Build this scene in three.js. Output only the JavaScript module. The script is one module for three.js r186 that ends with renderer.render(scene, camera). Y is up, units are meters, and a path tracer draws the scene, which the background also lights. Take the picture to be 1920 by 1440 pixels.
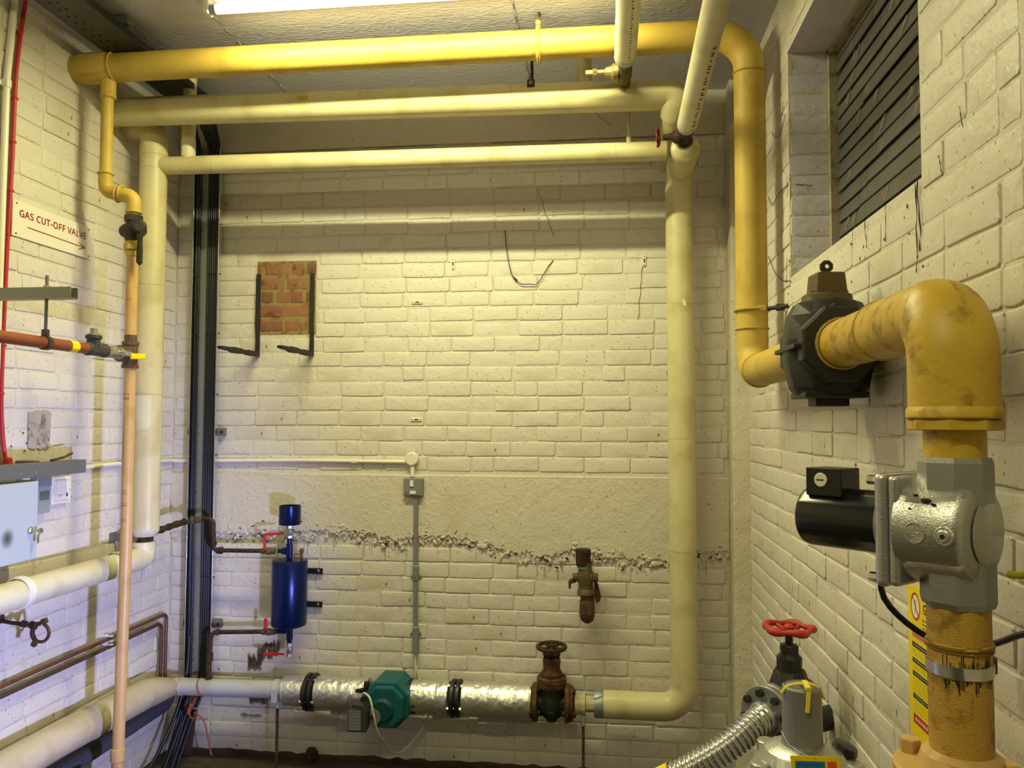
import * as THREE from 'three';
import { RoundedBoxGeometry } from 'three/addons/geometries/RoundedBoxGeometry.js';
import { mergeGeometries, mergeVertices, toCreasedNormals } from 'three/addons/utils/BufferGeometryUtils.js';
import { RectAreaLightUniformsLib } from 'three/addons/lights/RectAreaLightUniformsLib.js';

// ---------------------------------------------------------------- camera, daylight, lamps, exposure
const scene = new THREE.Scene();
const renderer = new THREE.WebGLRenderer({ antialias: true });
renderer.toneMapping = THREE.LinearToneMapping;
renderer.toneMappingExposure = 1.0;
renderer.shadowMap.enabled = true;
RectAreaLightUniformsLib.init();
const camera = new THREE.PerspectiveCamera(52.04, 4 / 3, 0.05, 60);
camera.position.set(2.246, 1.705, 3.903);
{
  const yaw = -6.676, pitch = -2.623, roll = -0.1315, r = Math.PI / 180;
  const m = new THREE.Matrix4().makeRotationZ(roll * r)
    .multiply(new THREE.Matrix4().makeRotationX(pitch * r))
    .multiply(new THREE.Matrix4().makeRotationY(yaw * r)).transpose();
  camera.quaternion.setFromRotationMatrix(m);
}
scene.background = new THREE.Color(0.2, 0.22, 0.26);
const TUBE = { x0: 0.775, x1: 2.275, y: 3.263, z: 1.13, r: 0.018 };
const TUBE_COLOR = new THREE.Color(1, 0.96, 0.5), TUBE_POWER = 208, TUBE_Z2 = 3.75;
function areaLight(color, intensity, w, h, pos, target) {
  const l = new THREE.RectAreaLight(color, intensity, w, h);
  l.position.set(...pos); l.lookAt(...target); l.castShadow = true; scene.add(l); return l;
}
for (const z0 of [TUBE.z, TUBE_Z2]) for (const s of [-1, 1]) {   // each tube's light, leaving it to the wall side and to the room side
  const y = TUBE.y - 0.014, z = z0 + s * 0.017, xm = (TUBE.x0 + TUBE.x1) / 2;
  areaLight(TUBE_COLOR, z0 === TUBE.z ? TUBE_POWER : TUBE_POWER * 0.55, TUBE.x1 - TUBE.x0, 0.03, [xm, y, z], [xm, y - 0.866, z + s * 0.5]);
}
// cool LED work lamp standing low on the floor, turned to the left wall
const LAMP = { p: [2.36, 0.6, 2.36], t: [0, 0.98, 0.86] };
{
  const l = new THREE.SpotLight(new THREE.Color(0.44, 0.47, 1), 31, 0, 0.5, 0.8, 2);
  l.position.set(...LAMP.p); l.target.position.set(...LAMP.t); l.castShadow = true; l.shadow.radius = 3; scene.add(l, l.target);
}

// ---------------------------------------------------------------- helpers
let seed = 7;
const rnd = () => { seed = (seed + 0x6d2b79f5) | 0; let t = Math.imul(seed ^ (seed >>> 15), 1 | seed); t = (t + Math.imul(t ^ (t >>> 7), 61 | t)) ^ t; return ((t ^ (t >>> 14)) >>> 0) / 4294967296; };
const rr = (a, b) => a + (b - a) * rnd();
const V = (x, y, z) => new THREE.Vector3(x, y, z);
const vec = (p) => (p.isVector3 ? p : V(...p));
const names = {};
function numbered(n) { const k = names[n] = (names[n] ?? -1) + 1; return k ? n + '_' + String(k).padStart(3, '0') : n; }
const origin = new WeakMap();
function thing(name, label, category, base = [0, 0, 0], group) {
  const o = new THREE.Group(); o.name = numbered(name); o.position.set(...base); scene.add(o);
  origin.set(o, V(...base));
  o.userData = { label, category }; if (group) o.userData.group = group;
  return o;
}
function boxUV(g) {
  const p = g.attributes.position, n = g.attributes.normal, uv = new Float32Array(p.count * 2);
  for (let i = 0; i < p.count; i++) {
    const ax = Math.abs(n.getX(i)), ay = Math.abs(n.getY(i)), az = Math.abs(n.getZ(i));
    const [u, v] = az >= ax && az >= ay ? [p.getX(i), p.getY(i)] : ax >= ay ? [p.getZ(i), p.getY(i)] : [p.getX(i), p.getZ(i)];
    uv[i * 2] = u; uv[i * 2 + 1] = v;
  }
  g.setAttribute('uv', new THREE.BufferAttribute(uv, 2)); return g;
}
function clean(g) {
  let h = g.index ? g.toNonIndexed() : g.clone();
  if (!h.attributes.normal) h.computeVertexNormals();
  if (!g.userData.keepUV || !h.attributes.uv) boxUV(h);
  for (const k of Object.keys(h.attributes)) if (!['position', 'normal', 'uv'].includes(k)) h.deleteAttribute(k);
  return h;
}
function join(geos) { geos = [].concat(geos).map(clean); return geos.length > 1 ? mergeGeometries(geos) : geos[0]; }
function shadowed(m) { m.castShadow = m.receiveShadow = true; return m; }
// a part given in world coordinates, hung under its thing (or under another part)
function part(parent, name, geos, mat, data) {
  const g = join(geos), o = origin.get(parent);
  g.translate(-o.x, -o.y, -o.z);
  const m = shadowed(new THREE.Mesh(g, mat)); m.name = name; origin.set(m, o); parent.add(m);
  if (data) Object.assign(m.userData, data);
  return m;
}
function single(name, label, category, base, geos, mat, group) {
  const g = join(geos); g.translate(-base[0], -base[1], -base[2]);
  const m = shadowed(new THREE.Mesh(g, mat)); m.name = numbered(name); m.position.set(...base); origin.set(m, V(...base)); scene.add(m);
  m.userData = { label, category }; if (group) m.userData.group = group;
  return m;
}
function struct(name, geos, mat) {
  const m = shadowed(new THREE.Mesh(join(geos), mat)); m.name = name; m.userData.kind = 'structure'; origin.set(m, V(0, 0, 0)); scene.add(m); return m;
}
function clone(o, base, label) {
  const c = o.clone(); c.name = numbered(o.name.replace(/_\d{3}$/, '')); c.position.set(...base); scene.add(c);
  c.userData = { ...o.userData }; if (label) c.userData.label = label; return c;
}
const Y_UP = V(0, 1, 0);
function orient(g, pos, dir) {                   // turns a shape built along +y to dir and moves it to pos
  g.applyQuaternion(new THREE.Quaternion().setFromUnitVectors(Y_UP, vec(dir).clone().normalize()));
  return g.translate(...vec(pos).toArray());
}
const crease = (g, a = 0.6) => toCreasedNormals(g.index ? g.toNonIndexed() : g, a);
// solid of revolution: profile of [radius, height], standing at pos along dir
function lathe(profile, pos, dir = [0, 1, 0], seg = 32) {
  const g = crease(new THREE.LatheGeometry(profile.map(([r, y]) => new THREE.Vector2(Math.max(r, 1e-5), y)), seg), 0.65);
  return orient(g, pos, dir);
}
function disc(r, h, pos, dir = [0, 1, 0], b = 0.002, seg = 32) {   // bevelled round plate, h thick, starting at pos
  return lathe([[0, 0], [r - b, 0], [r, b], [r, h - b], [r - b, h], [0, h]], pos, dir, seg);
}
function hex(r, h, pos, dir = [0, 1, 0], n = 6, turn = 0) {
  const g = crease(new THREE.LatheGeometry([[0, 0], [r * 0.94, 0], [r, h * 0.1], [r, h * 0.9], [r * 0.94, h], [0, h]].map(([a, y]) => new THREE.Vector2(Math.max(a, 1e-5), y)), n), 0.3);
  g.rotateY(turn); return orient(g, pos, dir);
}
function box(w, h, d, x, y, z, b = 0.003, ry = 0, rx = 0, rz = 0) {
  const g = b > 0 ? new RoundedBoxGeometry(w, h, d, 2, Math.min(b, w / 2.1, h / 2.1, d / 2.1)) : new THREE.BoxGeometry(w, h, d);
  const k = boxUV(g.index ? g.toNonIndexed() : g); k.userData.keepUV = true;
  return k.applyMatrix4(new THREE.Matrix4().makeRotationFromEuler(new THREE.Euler(rx, ry, rz))).translate(x, y, z);
}
// corners of a polyline replaced by arcs
function bends(pts, R, n = 8) {
  pts = pts.map(vec); const out = [pts[0].clone()];
  for (let i = 1; i < pts.length - 1; i++) {
    const a = pts[i - 1].clone().sub(pts[i]), b = pts[i + 1].clone().sub(pts[i]), la = a.length(), lb = b.length();
    a.normalize(); b.normalize();
    const ang = a.angleTo(b); if (ang > 3.1) { out.push(pts[i].clone()); continue; }
    const rad = Array.isArray(R) ? R[i - 1] : R, d = Math.min(rad / Math.tan(ang / 2), la * 0.49, lb * 0.49), r2 = d * Math.tan(ang / 2);
    const c = pts[i].clone().add(a.clone().add(b).normalize().multiplyScalar(r2 / Math.sin(ang / 2)));
    const p0 = pts[i].clone().addScaledVector(a, d).sub(c), ax = p0.clone().cross(pts[i].clone().addScaledVector(b, d).sub(c)).normalize(), tot = Math.PI - ang;
    for (let k = 0; k <= n; k++) out.push(p0.clone().applyAxisAngle(ax, (tot * k) / n).add(c));
  }
  out.push(pts[pts.length - 1].clone()); return out;
}
const curve = (pts, n = 40) => new THREE.CatmullRomCurve3(pts.map(vec)).getSpacedPoints(n);
// a round bar or pipe along points; r a number or a function of (0..1 along, index)
function sweep(pts, r, seg = 20, caps = true) {
  pts = pts.map(vec); const n = pts.length, T = pts.map((p, i) => pts[Math.min(n - 1, i + 1)].clone().sub(pts[Math.max(0, i - 1)]).normalize());
  let N = Math.abs(T[0].y) > 0.9 ? V(0, 0, 1) : V(0, 1, 0); N.addScaledVector(T[0], -N.dot(T[0])).normalize();
  const pos = [], uv = [], idx = []; let s = 0;
  for (let i = 0; i < n; i++) {
    if (i) { s += pts[i].distanceTo(pts[i - 1]); N.applyQuaternion(new THREE.Quaternion().setFromUnitVectors(T[i - 1], T[i])); N.addScaledVector(T[i], -N.dot(T[i])).normalize(); }
    const B = T[i].clone().cross(N), rad = typeof r === 'function' ? r(i / (n - 1), i) : r;
    for (let k = 0; k <= seg; k++) {
      const a = (k / seg) * Math.PI * 2, p = pts[i].clone().addScaledVector(N, Math.cos(a) * rad).addScaledVector(B, Math.sin(a) * rad);
      pos.push(p.x, p.y, p.z); uv.push((k / seg) * Math.PI * 2 * (typeof r === 'function' ? 0.05 : r), s);
      if (i && k) { const a0 = (i - 1) * (seg + 1) + k - 1, b0 = i * (seg + 1) + k - 1; idx.push(a0, a0 + 1, b0, b0, a0 + 1, b0 + 1); }
    }
  }
  const g = new THREE.BufferGeometry();
  g.setAttribute('position', new THREE.Float32BufferAttribute(pos, 3)); g.setAttribute('uv', new THREE.Float32BufferAttribute(uv, 2)); g.setIndex(idx);
  g.computeVertexNormals();
  {                                               // weld the seam's normals
    const nn = g.attributes.normal;
    for (let i = 0; i < n; i++) { const a = i * (seg + 1), b = a + seg, v = V(nn.getX(a) + nn.getX(b), nn.getY(a) + nn.getY(b), nn.getZ(a) + nn.getZ(b)).normalize(); nn.setXYZ(a, v.x, v.y, v.z); nn.setXYZ(b, v.x, v.y, v.z); }
  }
  const body = g.toNonIndexed(); body.userData.keepUV = true;
  if (!caps) return body;
  const all = [body];
  for (const [i, s2] of [[0, -1], [n - 1, 1]]) {
    const rad = typeof r === 'function' ? r(i / (n - 1), i) : r, c = new THREE.CircleGeometry(rad, seg), q = T[i].clone().multiplyScalar(s2);
    c.applyQuaternion(new THREE.Quaternion().setFromUnitVectors(V(0, 0, 1), q)); c.translate(pts[i].x, pts[i].y, pts[i].z); all.push(c);
  }
  const m = join(all); m.userData.keepUV = true; return m;
}
const rod = (a, b, r, seg = 14) => sweep([a, b], r, seg);
function ring(R, r, pos, dir = [0, 1, 0], seg = 32) { const g = new THREE.TorusGeometry(R, r, 8, seg); g.rotateX(Math.PI / 2); return orient(g, pos, dir); }
function slab(shapePts, depth, holes = [], bevel = 0) {   // polygon in xy, extruded along +z
  const s = new THREE.Shape(shapePts.map(([x, y]) => new THREE.Vector2(x, y)));
  for (const h of holes) s.holes.push(new THREE.Path(h.map(([x, y]) => new THREE.Vector2(x, y))));
  return new THREE.ExtrudeGeometry(s, { depth, bevelEnabled: bevel > 0, bevelSize: bevel, bevelThickness: bevel, bevelSegments: 2, bevelOffset: -bevel });
}

// ---------------------------------------------------------------- textures
function lattice(n, s) { const a = new Float32Array(n * n); let q = s; for (let i = 0; i < a.length; i++) { q = (Math.imul(q, 1664525) + 1013904223) | 0; a[i] = ((q >>> 8) & 0xffff) / 65535; } return a; }
function fbm(size, freq, oct, s, gain = 0.5) {
  const out = new Float32Array(size * size); let amp = 1, tot = 0;
  for (let o = 0; o < oct; o++, freq *= 2, amp *= gain) {
    const L = lattice(freq, s + o * 77); tot += amp;
    for (let y = 0; y < size; y++) {
      const fy = (y / size) * freq, iy = Math.floor(fy), ty = fy - iy, sy = ty * ty * (3 - 2 * ty), y0 = (iy % freq) * freq, y1 = ((iy + 1) % freq) * freq;
      for (let x = 0; x < size; x++) {
        const fx = (x / size) * freq, ix = Math.floor(fx), tx = fx - ix, sx = tx * tx * (3 - 2 * tx), x0 = ix % freq, x1 = (ix + 1) % freq;
        const a = L[y0 + x0] * (1 - sx) + L[y0 + x1] * sx, b = L[y1 + x0] * (1 - sx) + L[y1 + x1] * sx;
        out[y * size + x] += (a * (1 - sy) + b * sy) * amp;
      }
    }
  }
  for (let i = 0; i < out.length; i++) out[i] /= tot;
  return out;
}
function tex(size, metres, fn, color = true) {
  const d = new Uint8Array(size * size * 4);
  for (let i = 0; i < size * size; i++) { const c = fn(i, i % size, Math.floor(i / size)); for (let k = 0; k < 3; k++) d[i * 4 + k] = Math.max(0, Math.min(255, Math.round(c[k] * 255))); d[i * 4 + 3] = 255; }
  const t = new THREE.DataTexture(d, size, size); t.wrapS = t.wrapT = THREE.RepeatWrapping; t.magFilter = THREE.LinearFilter; t.minFilter = THREE.LinearMipmapLinearFilter; t.generateMipmaps = true;
  if (color) t.colorSpace = THREE.SRGBColorSpace;
  t.repeat.set(1 / metres, 1 / metres); t.needsUpdate = true; return t;
}
const N1 = fbm(512, 6, 5, 11), N2 = fbm(512, 24, 4, 23), N3 = fbm(512, 64, 3, 5), W1 = fbm(1024, 5, 6, 91), W2 = fbm(1024, 60, 3, 37);
const sm = (a, b, x) => { const t = Math.max(0, Math.min(1, (x - a) / (b - a))); return t * t * (3 - 2 * t); };
const paintBump = tex(512, 0.32, (i) => { const v = 0.55 * N1[i] + 0.3 * N2[i] + 0.15 * N3[i]; return [v, v, v]; }, false);
const ceilBump = (() => {                         // roller-stippled paint, drawn in short strokes
  const a = fbm(512, 40, 3, 71), b = fbm(512, 9, 3, 19);
  return tex(512, 0.6, (i, x, y) => { const j = ((y * 3) % 512) * 512 + x, v = 0.65 * a[j] + 0.35 * b[i]; return [v, v, v]; }, false);
})();
const wallMap = (() => {                          // dirt spots, hairline scuffs and faint grime on the cream paint
  const S = 1024, d = new Float32Array(S * S).fill(1); seed = 991;
  const dab = (x, y, r, k, st = 1) => { for (let j = -Math.ceil(r * st); j <= r * st; j++) for (let i = -Math.ceil(r); i <= r; i++) { const q = Math.hypot(i / r, j / (r * st)); if (q < 1) { const p = ((Math.round(y + j) + S) % S) * S + ((Math.round(x + i) + S) % S); d[p] *= 1 - k * (1 - q * q); } } };
  for (let n = 0; n < 900; n++) dab(rnd() * S, rnd() * S, rr(0.7, 2.2), rr(0.35, 0.85), rr(0.7, 1.8));
  for (let n = 0; n < 60; n++) dab(rnd() * S, rnd() * S, rr(2, 4.5), rr(0.3, 0.6), rr(0.6, 1.6));
  for (let n = 0; n < 60; n++) { let x = rnd() * S, y = rnd() * S, a = rnd() * 6.3; const L = rr(6, 34); for (let i = 0; i < L; i++) { dab(x, y, 0.9, 0.33); a += rr(-0.35, 0.35); x += Math.cos(a); y += Math.sin(a); } }
  return tex(S, 1.5, (i) => { const g = sm(0.62, 0.85, W1[i]), v = d[i], m = 0.985 - 0.05 * g + 0.02 * (W2[i] - 0.5); return [m * (0.3 + 0.7 * v), (m - 0.012 * g) * (0.26 + 0.74 * v), (m - 0.05 * g) * (0.2 + 0.8 * v)]; });
})();
const grime = (dark, amt, metres = 0.5, s = N1) => tex(512, metres, (i) => { const k = sm(0.5, 0.78, s[i]) * amt + 0.12 * amt * (N3[i] - 0.5), f = 1 - k * (1 - dark[0]), g = 1 - k * (1 - dark[1]), b = 1 - k * (1 - dark[2]); return [f, g, b]; });
const grimeLight = grime([0.84, 0.8, 0.7], 0.42, 0.7), grimeHeavy = grime([0.55, 0.48, 0.36], 0.55, 0.5, fbm(512, 14, 6, 41, 0.62));
const rustMap = (() => { const a = fbm(512, 10, 5, 301), b = fbm(512, 34, 3, 77); return tex(512, 0.16, (i) => { const k = sm(0.35, 0.7, a[i]), v = 0.75 + 0.5 * b[i]; return [(0.25 + 0.17 * k) * v, (0.18 + 0.09 * k) * v, (0.11 + 0.03 * k) * v]; }); })();
const castBump = tex(512, 0.09, (i) => { const v = N3[i] * 0.6 + N2[i] * 0.4; return [v, v, v]; }, false);
const foilBump = (() => {                         // crumpled foil: ridges where folded noise crosses its middle
  const a = fbm(512, 9, 4, 55), b = fbm(512, 17, 3, 56);
  return tex(512, 0.42, (i) => { const v = 1 - Math.abs(a[i] - 0.5) * 3.2 * 0.7 - Math.abs(b[i] - 0.5) * 0.9; return [v, v, v]; }, false);
})();
const woodMap = tex(512, 0.3, (i, x, y) => { const v = 0.75 + 0.35 * N2[((y >> 4) % 512) * 512 + x]; return [0.5 * v, 0.39 * v, 0.27 * v]; });
const concreteMap = tex(512, 0.8, (i) => { const v = 0.55 + 0.6 * N1[i] + 0.15 * (N3[i] - 0.5); return [0.4 * v, 0.35 * v, 0.28 * v]; });
function canvasTex(w, h, draw) {
  const c = document.createElement('canvas'); c.width = w; c.height = h; const x = c.getContext('2d'); draw(x, w, h);
  const t = new THREE.CanvasTexture(c); t.colorSpace = THREE.SRGBColorSpace; return t;
}

// ---------------------------------------------------------------- materials
const lin = (r, g, b) => new THREE.Color().setRGB(r, g, b);
const std = (c, rough, metal = 0, more = {}) => new THREE.MeshStandardMaterial({ color: c, roughness: rough, metalness: metal, ...more });
const cast = (c, rough, metal = 0, more = {}) => std(c, rough, metal, { bumpMap: castBump, bumpScale: 0.0012, ...more });
const MT = {
  wall: std(lin(0.67, 0.62, 0.545), 0.5, 0, { map: wallMap, bumpMap: paintBump, bumpScale: 0.0035 }),
  mortar: std(lin(0.63, 0.58, 0.5), 0.6, 0, { map: wallMap, bumpMap: paintBump, bumpScale: 0.006 }),
  plaster: std(lin(0.63, 0.575, 0.47), 0.6, 0, { map: wallMap, bumpMap: paintBump, bumpScale: 0.007 }),
  ceiling: std(lin(0.5, 0.49, 0.57), 0.45, 0, { bumpMap: ceilBump, bumpScale: 0.006 }),
  soffit: std(lin(0.66, 0.62, 0.74), 0.6, 0, { map: wallMap, bumpMap: paintBump, bumpScale: 0.003 }),
  floor: std(lin(0.5, 0.46, 0.4), 0.85, 0, { map: concreteMap, bumpMap: castBump, bumpScale: 0.002 }),
  scrape: std(lin(0.24, 0.19, 0.12), 0.9),
  plant: std(lin(0.14, 0.13, 0.12), 0.6),
  web: std(lin(0.05, 0.04, 0.03), 0.9),
  dirt: std(lin(0.9, 0.78, 0.6), 0.95, 0, { map: concreteMap, bumpMap: castBump, bumpScale: 0.008 }),
  yellow: std(lin(0.52, 0.36, 0.06), 0.55, 0, { map: grimeLight, bumpMap: paintBump, bumpScale: 0.0012 }),
  yellowOld: std(lin(0.55, 0.35, 0.03), 0.45, 0, { map: grimeHeavy, bumpMap: paintBump, bumpScale: 0.002 }),
  yellowLow: std(lin(0.55, 0.32, 0.05), 0.5, 0, { map: grimeHeavy, bumpMap: castBump, bumpScale: 0.002 }),
  apricot: std(lin(0.56, 0.345, 0.125), 0.42, 0, { map: grimeLight }),
  lagging: std(lin(0.6, 0.535, 0.3), 0.4, 0, { map: grimeLight, bumpMap: paintBump, bumpScale: 0.001 }),
  lagPale: std(lin(0.66, 0.61, 0.42), 0.45, 0, { map: grimeLight, bumpMap: paintBump, bumpScale: 0.001 }),
  lagDirty: std(lin(0.52, 0.45, 0.29), 0.6, 0, { map: grimeLight, bumpMap: paintBump, bumpScale: 0.003 }),
  lagEnd: std(lin(0.2, 0.19, 0.17), 0.7),
  tape: std(lin(0.42, 0.4, 0.36), 0.45, 0.2),
  greyPipe: std(lin(0.47, 0.47, 0.45), 0.5, 0, { map: grimeLight, bumpMap: paintBump, bumpScale: 0.001 }),
  foam: std(lin(0.055, 0.055, 0.065), 0.9, 0, { bumpMap: castBump, bumpScale: 0.001 }),
  black: std(lin(0.012, 0.012, 0.016), 0.38), cable: std(lin(0.008, 0.008, 0.01), 0.38),
  blackIron: cast(lin(0.022, 0.019, 0.015), 0.5, 0.2), coil: std(lin(0.008, 0.008, 0.01), 0.22),
  hookIron: cast(lin(0.016, 0.014, 0.012), 0.7),
  rust: cast(lin(1, 1, 1), 0.8, 0.15, { map: rustMap }), rustDark: cast(lin(0.45, 0.42, 0.4), 0.75, 0.2, { map: rustMap }),
  rustPipe: cast(lin(0.62, 0.55, 0.55), 0.6, 0.3, { map: rustMap }),
  primer: std(lin(0.27, 0.075, 0.03), 0.5, 0.1, { map: grimeLight }),
  malleable: cast(lin(0.07, 0.066, 0.062), 0.5, 0.5), brownIron: cast(lin(0.13, 0.075, 0.04), 0.6, 0.2),
  galv: cast(lin(0.4, 0.41, 0.42), 0.42, 0.75), galvDark: cast(lin(0.16, 0.165, 0.155), 0.5, 0.4), strut: cast(lin(0.3, 0.31, 0.28), 0.48, 0.6),
  steel: std(lin(0.62, 0.62, 0.62), 0.25, 1), aluminium: cast(lin(0.52, 0.51, 0.5), 0.36, 0.9, { bumpScale: 0.0008 }),
  aluFlat: cast(lin(0.33, 0.33, 0.34), 0.42, 0.75, { bumpScale: 0.0006 }), greyPaint: std(lin(0.24, 0.24, 0.25), 0.45, 0.35),
  foil: std(lin(0.78, 0.77, 0.76), 0.4, 0.92, { bumpMap: foilBump, bumpScale: 0.0045 }), foilFlat: std(lin(0.36, 0.36, 0.36), 0.5, 0.7, { bumpMap: foilBump, bumpScale: 0.004 }),
  brass: cast(lin(0.3, 0.2, 0.08), 0.5, 0.6, { bumpScale: 0.0004 }), bronze: cast(lin(0.12, 0.09, 0.04), 0.55, 0.5), nickel: std(lin(0.42, 0.39, 0.33), 0.42, 0.9),
  copper: cast(lin(0.2, 0.085, 0.05), 0.45, 0.6), copperDark: cast(lin(0.11, 0.06, 0.045), 0.5, 0.5),
  red: std(lin(0.5, 0.014, 0.014), 0.35), redCable: std(lin(0.45, 0.018, 0.028), 0.45), darkRed: std(lin(0.12, 0.006, 0.012), 0.4),
  redWheel: cast(lin(0.42, 0.02, 0.008), 0.42, 0, { bumpScale: 0.0006 }), twine: std(lin(0.33, 0.075, 0.03), 0.9),
  blue: std(lin(0.004, 0.014, 0.085), 0.28, 0.55), teal: cast(lin(0.0, 0.1, 0.115), 0.45), tealDark: cast(lin(0.0, 0.05, 0.055), 0.5),
  darkGreen: cast(lin(0.018, 0.022, 0.017), 0.55, 0.2), white: std(lin(0.75, 0.74, 0.7), 0.4), cream: std(lin(0.78, 0.74, 0.62), 0.4), whiteCable: std(lin(0.62, 0.6, 0.5), 0.5),
  enclosure: std(lin(0.42, 0.47, 0.5), 0.42), greyPlastic: std(lin(0.3, 0.31, 0.31), 0.42), midGrey: std(lin(0.2, 0.205, 0.2), 0.45), lcd: std(lin(0.1, 0.15, 0.12), 0.3),
  signWhite: std(lin(0.72, 0.69, 0.64), 0.3), yellowTag: std(lin(0.85, 0.66, 0.0), 0.4), yellowTie: std(lin(0.85, 0.7, 0.05), 0.35), earth: std(lin(0.35, 0.36, 0.02), 0.4),
  timber: std(lin(0.55, 0.5, 0.45), 0.8, 0, { map: woodMap }), brick: [], verdigris: std(lin(0.06, 0.2, 0.15), 0.7),
  louvre: std(lin(0.11, 0.105, 0.105), 0.55, 0.1, { map: grimeLight, bumpMap: castBump, bumpScale: 0.0012 }), frame: std(lin(0.34, 0.29, 0.2), 0.6, 0, { map: grimeHeavy }), straw: std(lin(0.42, 0.36, 0.25), 0.7),
  patchMortar: std(lin(0.36, 0.25, 0.1), 0.9, 0, { map: grimeHeavy, bumpMap: castBump, bumpScale: 0.004 }),
};
for (const c of [[0.29, 0.125, 0.07], [0.33, 0.15, 0.08], [0.24, 0.11, 0.06], [0.36, 0.21, 0.09]]) MT.brick.push(cast(lin(...c), 0.85, 0, { map: grimeHeavy, bumpScale: 0.003 }));

// ---------------------------------------------------------------- the room
const RX = 2.92, CEIL = 3.335, ZF = 5.6, T = 0.23;
struct('floor', box(RX + 2 * T, 0.2, ZF + 2 * T, RX / 2, -0.1, ZF / 2, 0), MT.floor);
const wallFront = struct('wall_front', box(RX + 2 * T, CEIL, T, RX / 2, CEIL / 2, ZF + T / 2, 0), MT.plant);
const GAP = 0.003;                                // how far the bricks stand proud of the joints
const wallBack = struct('wall_back', box(RX + 2 * T, CEIL, T, RX / 2, CEIL / 2, -T / 2 - GAP, 0), MT.mortar);
const wallLeft = struct('wall_left', box(T, CEIL, ZF, -T / 2 - GAP, CEIL / 2, ZF / 2, 0), MT.mortar);
// right wall: pieces round the louvred opening
const WIN = { z0: 0.962, z1: 2.15, y0: 2.226, y1: 3.06 };
const rw = (z0, z1, y0, y1) => box(T, y1 - y0, z1 - z0, RX + T / 2 + GAP, (y0 + y1) / 2, (z0 + z1) / 2, 0);
const wallRight = struct('wall_right', [
  rw(0, WIN.z0, 0, CEIL), rw(WIN.z0, WIN.z1, 0, WIN.y0), rw(WIN.z0, WIN.z1, WIN.y1, CEIL), rw(WIN.z1, ZF, 0, CEIL)], MT.mortar);
// concrete planks of the ceiling, butted with a thin open joint
{
  const c = struct('ceiling', box(RX + 2 * T, 0.18, ZF + 2 * T, RX / 2, CEIL + 0.1, ZF / 2, 0), MT.ceiling);
  const xs = [-T, 0.681, 1.897, RX + T];
  for (let i = 0; i < 3; i++) part(c, 'ceiling_plank', box(xs[i + 1] - xs[i] - 0.006, 0.02, ZF + 2 * T, (xs[i] + xs[i + 1]) / 2, CEIL + 0.01, ZF / 2, 0.003), MT.ceiling);
  const ridge = [];
  seed = 31;
  for (const x of [0.681, 1.897]) ridge.push(sweep(Array.from({ length: 60 }, (_, i) => V(x + rr(-0.002, 0.002), CEIL + rr(-0.001, 0.002), 0.03 + i * 0.03)), (t, i) => 0.0035 + 0.002 * Math.sin(i * 1.7), 6));
  part(c, 'joint_filler', ridge, MT.ceiling);
}
// pilaster in the right corner and the lintel beam across the back wall
struct('pilaster', box(RX - 2.842 + 0.02, CEIL, 0.13, (2.842 + RX) / 2 + 0.01, CEIL / 2, 0.055, 0.006), MT.plaster);
struct('beam', box(2.85, CEIL - 3.113, 0.03, 1.42, (3.113 + CEIL) / 2, -0.003, 0.004), MT.plaster);
{                                                  // uneven mortar fillet where wall and floor meet
  seed = 5; const s = [], n = 70;
  for (let i = 0; i <= n; i++) s.push(V(0.02 + (i / n) * 2.8, 0.0 + rr(0, 0.008), 0.0));
  struct('trim_1', sweep(s, (t, i) => 0.014 + 0.01 * Math.abs(Math.sin(i * 1.3 + Math.sin(i * 0.37) * 3)), 8), MT.dirt);
}

// ---------------------------------------------------------------- painted bricks
const BR_W = 0.2185, BR_H = 0.0685, PITCH_U = 0.225, PITCH_V = 0.0753;
function brickGeo(w, h, k) {
  seed = 4000 + k * 131;
  const c = 0.006, o = [], w2 = w / 2, h2 = h / 2, j = () => rr(-0.0022, 0.0022);
  for (const [x, y] of [[-w2 + c, -h2], [0, -h2], [w2 - c, -h2], [w2, -h2 + c], [w2, h2 - c], [w2 - c, h2], [0, h2], [-w2 + c, h2], [-w2, h2 - c], [-w2, -h2 + c]]) o.push([x + j(), y + j()]);
  const n = o.length, pos = [], idx = [], rings = [[0.93, 0.0], [1, -0.0024], [1.004, -0.02]];
  for (const [s, z] of rings) for (const [x, y] of o) {
    const inset = s < 1 ? 0.0038 : 0, l = Math.hypot(x, y);
    pos.push(x - Math.sign(x) * inset * (Math.abs(x) > w2 * 0.6 ? 1 : 0), y - Math.sign(y) * inset * (Math.abs(y) > h2 * 0.4 ? 1 : 0), z + (s < 1 ? rr(-0.0006, 0.0006) : 0));
  }
  pos.push(0, 0, 0.0006);
  for (let r = 0; r < 2; r++) for (let i = 0; i < n; i++) { const a = r * n + i, b = r * n + (i + 1) % n; idx.push(a, a + n, b, b, a + n, b + n); }
  for (let i = 0; i < n; i++) idx.push(3 * n, i, (i + 1) % n);
  const g = new THREE.BufferGeometry(); g.setAttribute('position', new THREE.Float32BufferAttribute(pos, 3)); g.setIndex(idx); g.computeVertexNormals();
  const uv = [], ou = (k * 0.377) % 1.5, ov = (k * 0.61) % 1.5;
  for (let i = 0; i < pos.length; i += 3) uv.push(pos[i] + ou, pos[i + 1] + ov);
  g.setAttribute('uv', new THREE.Float32BufferAttribute(uv, 2)); return g;
}
const FULL = Array.from({ length: 16 }, (_, k) => brickGeo(BR_W, BR_H, k)), HALF = Array.from({ length: 10 }, (_, k) => brickGeo(0.105, BR_H, 50 + k));
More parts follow.
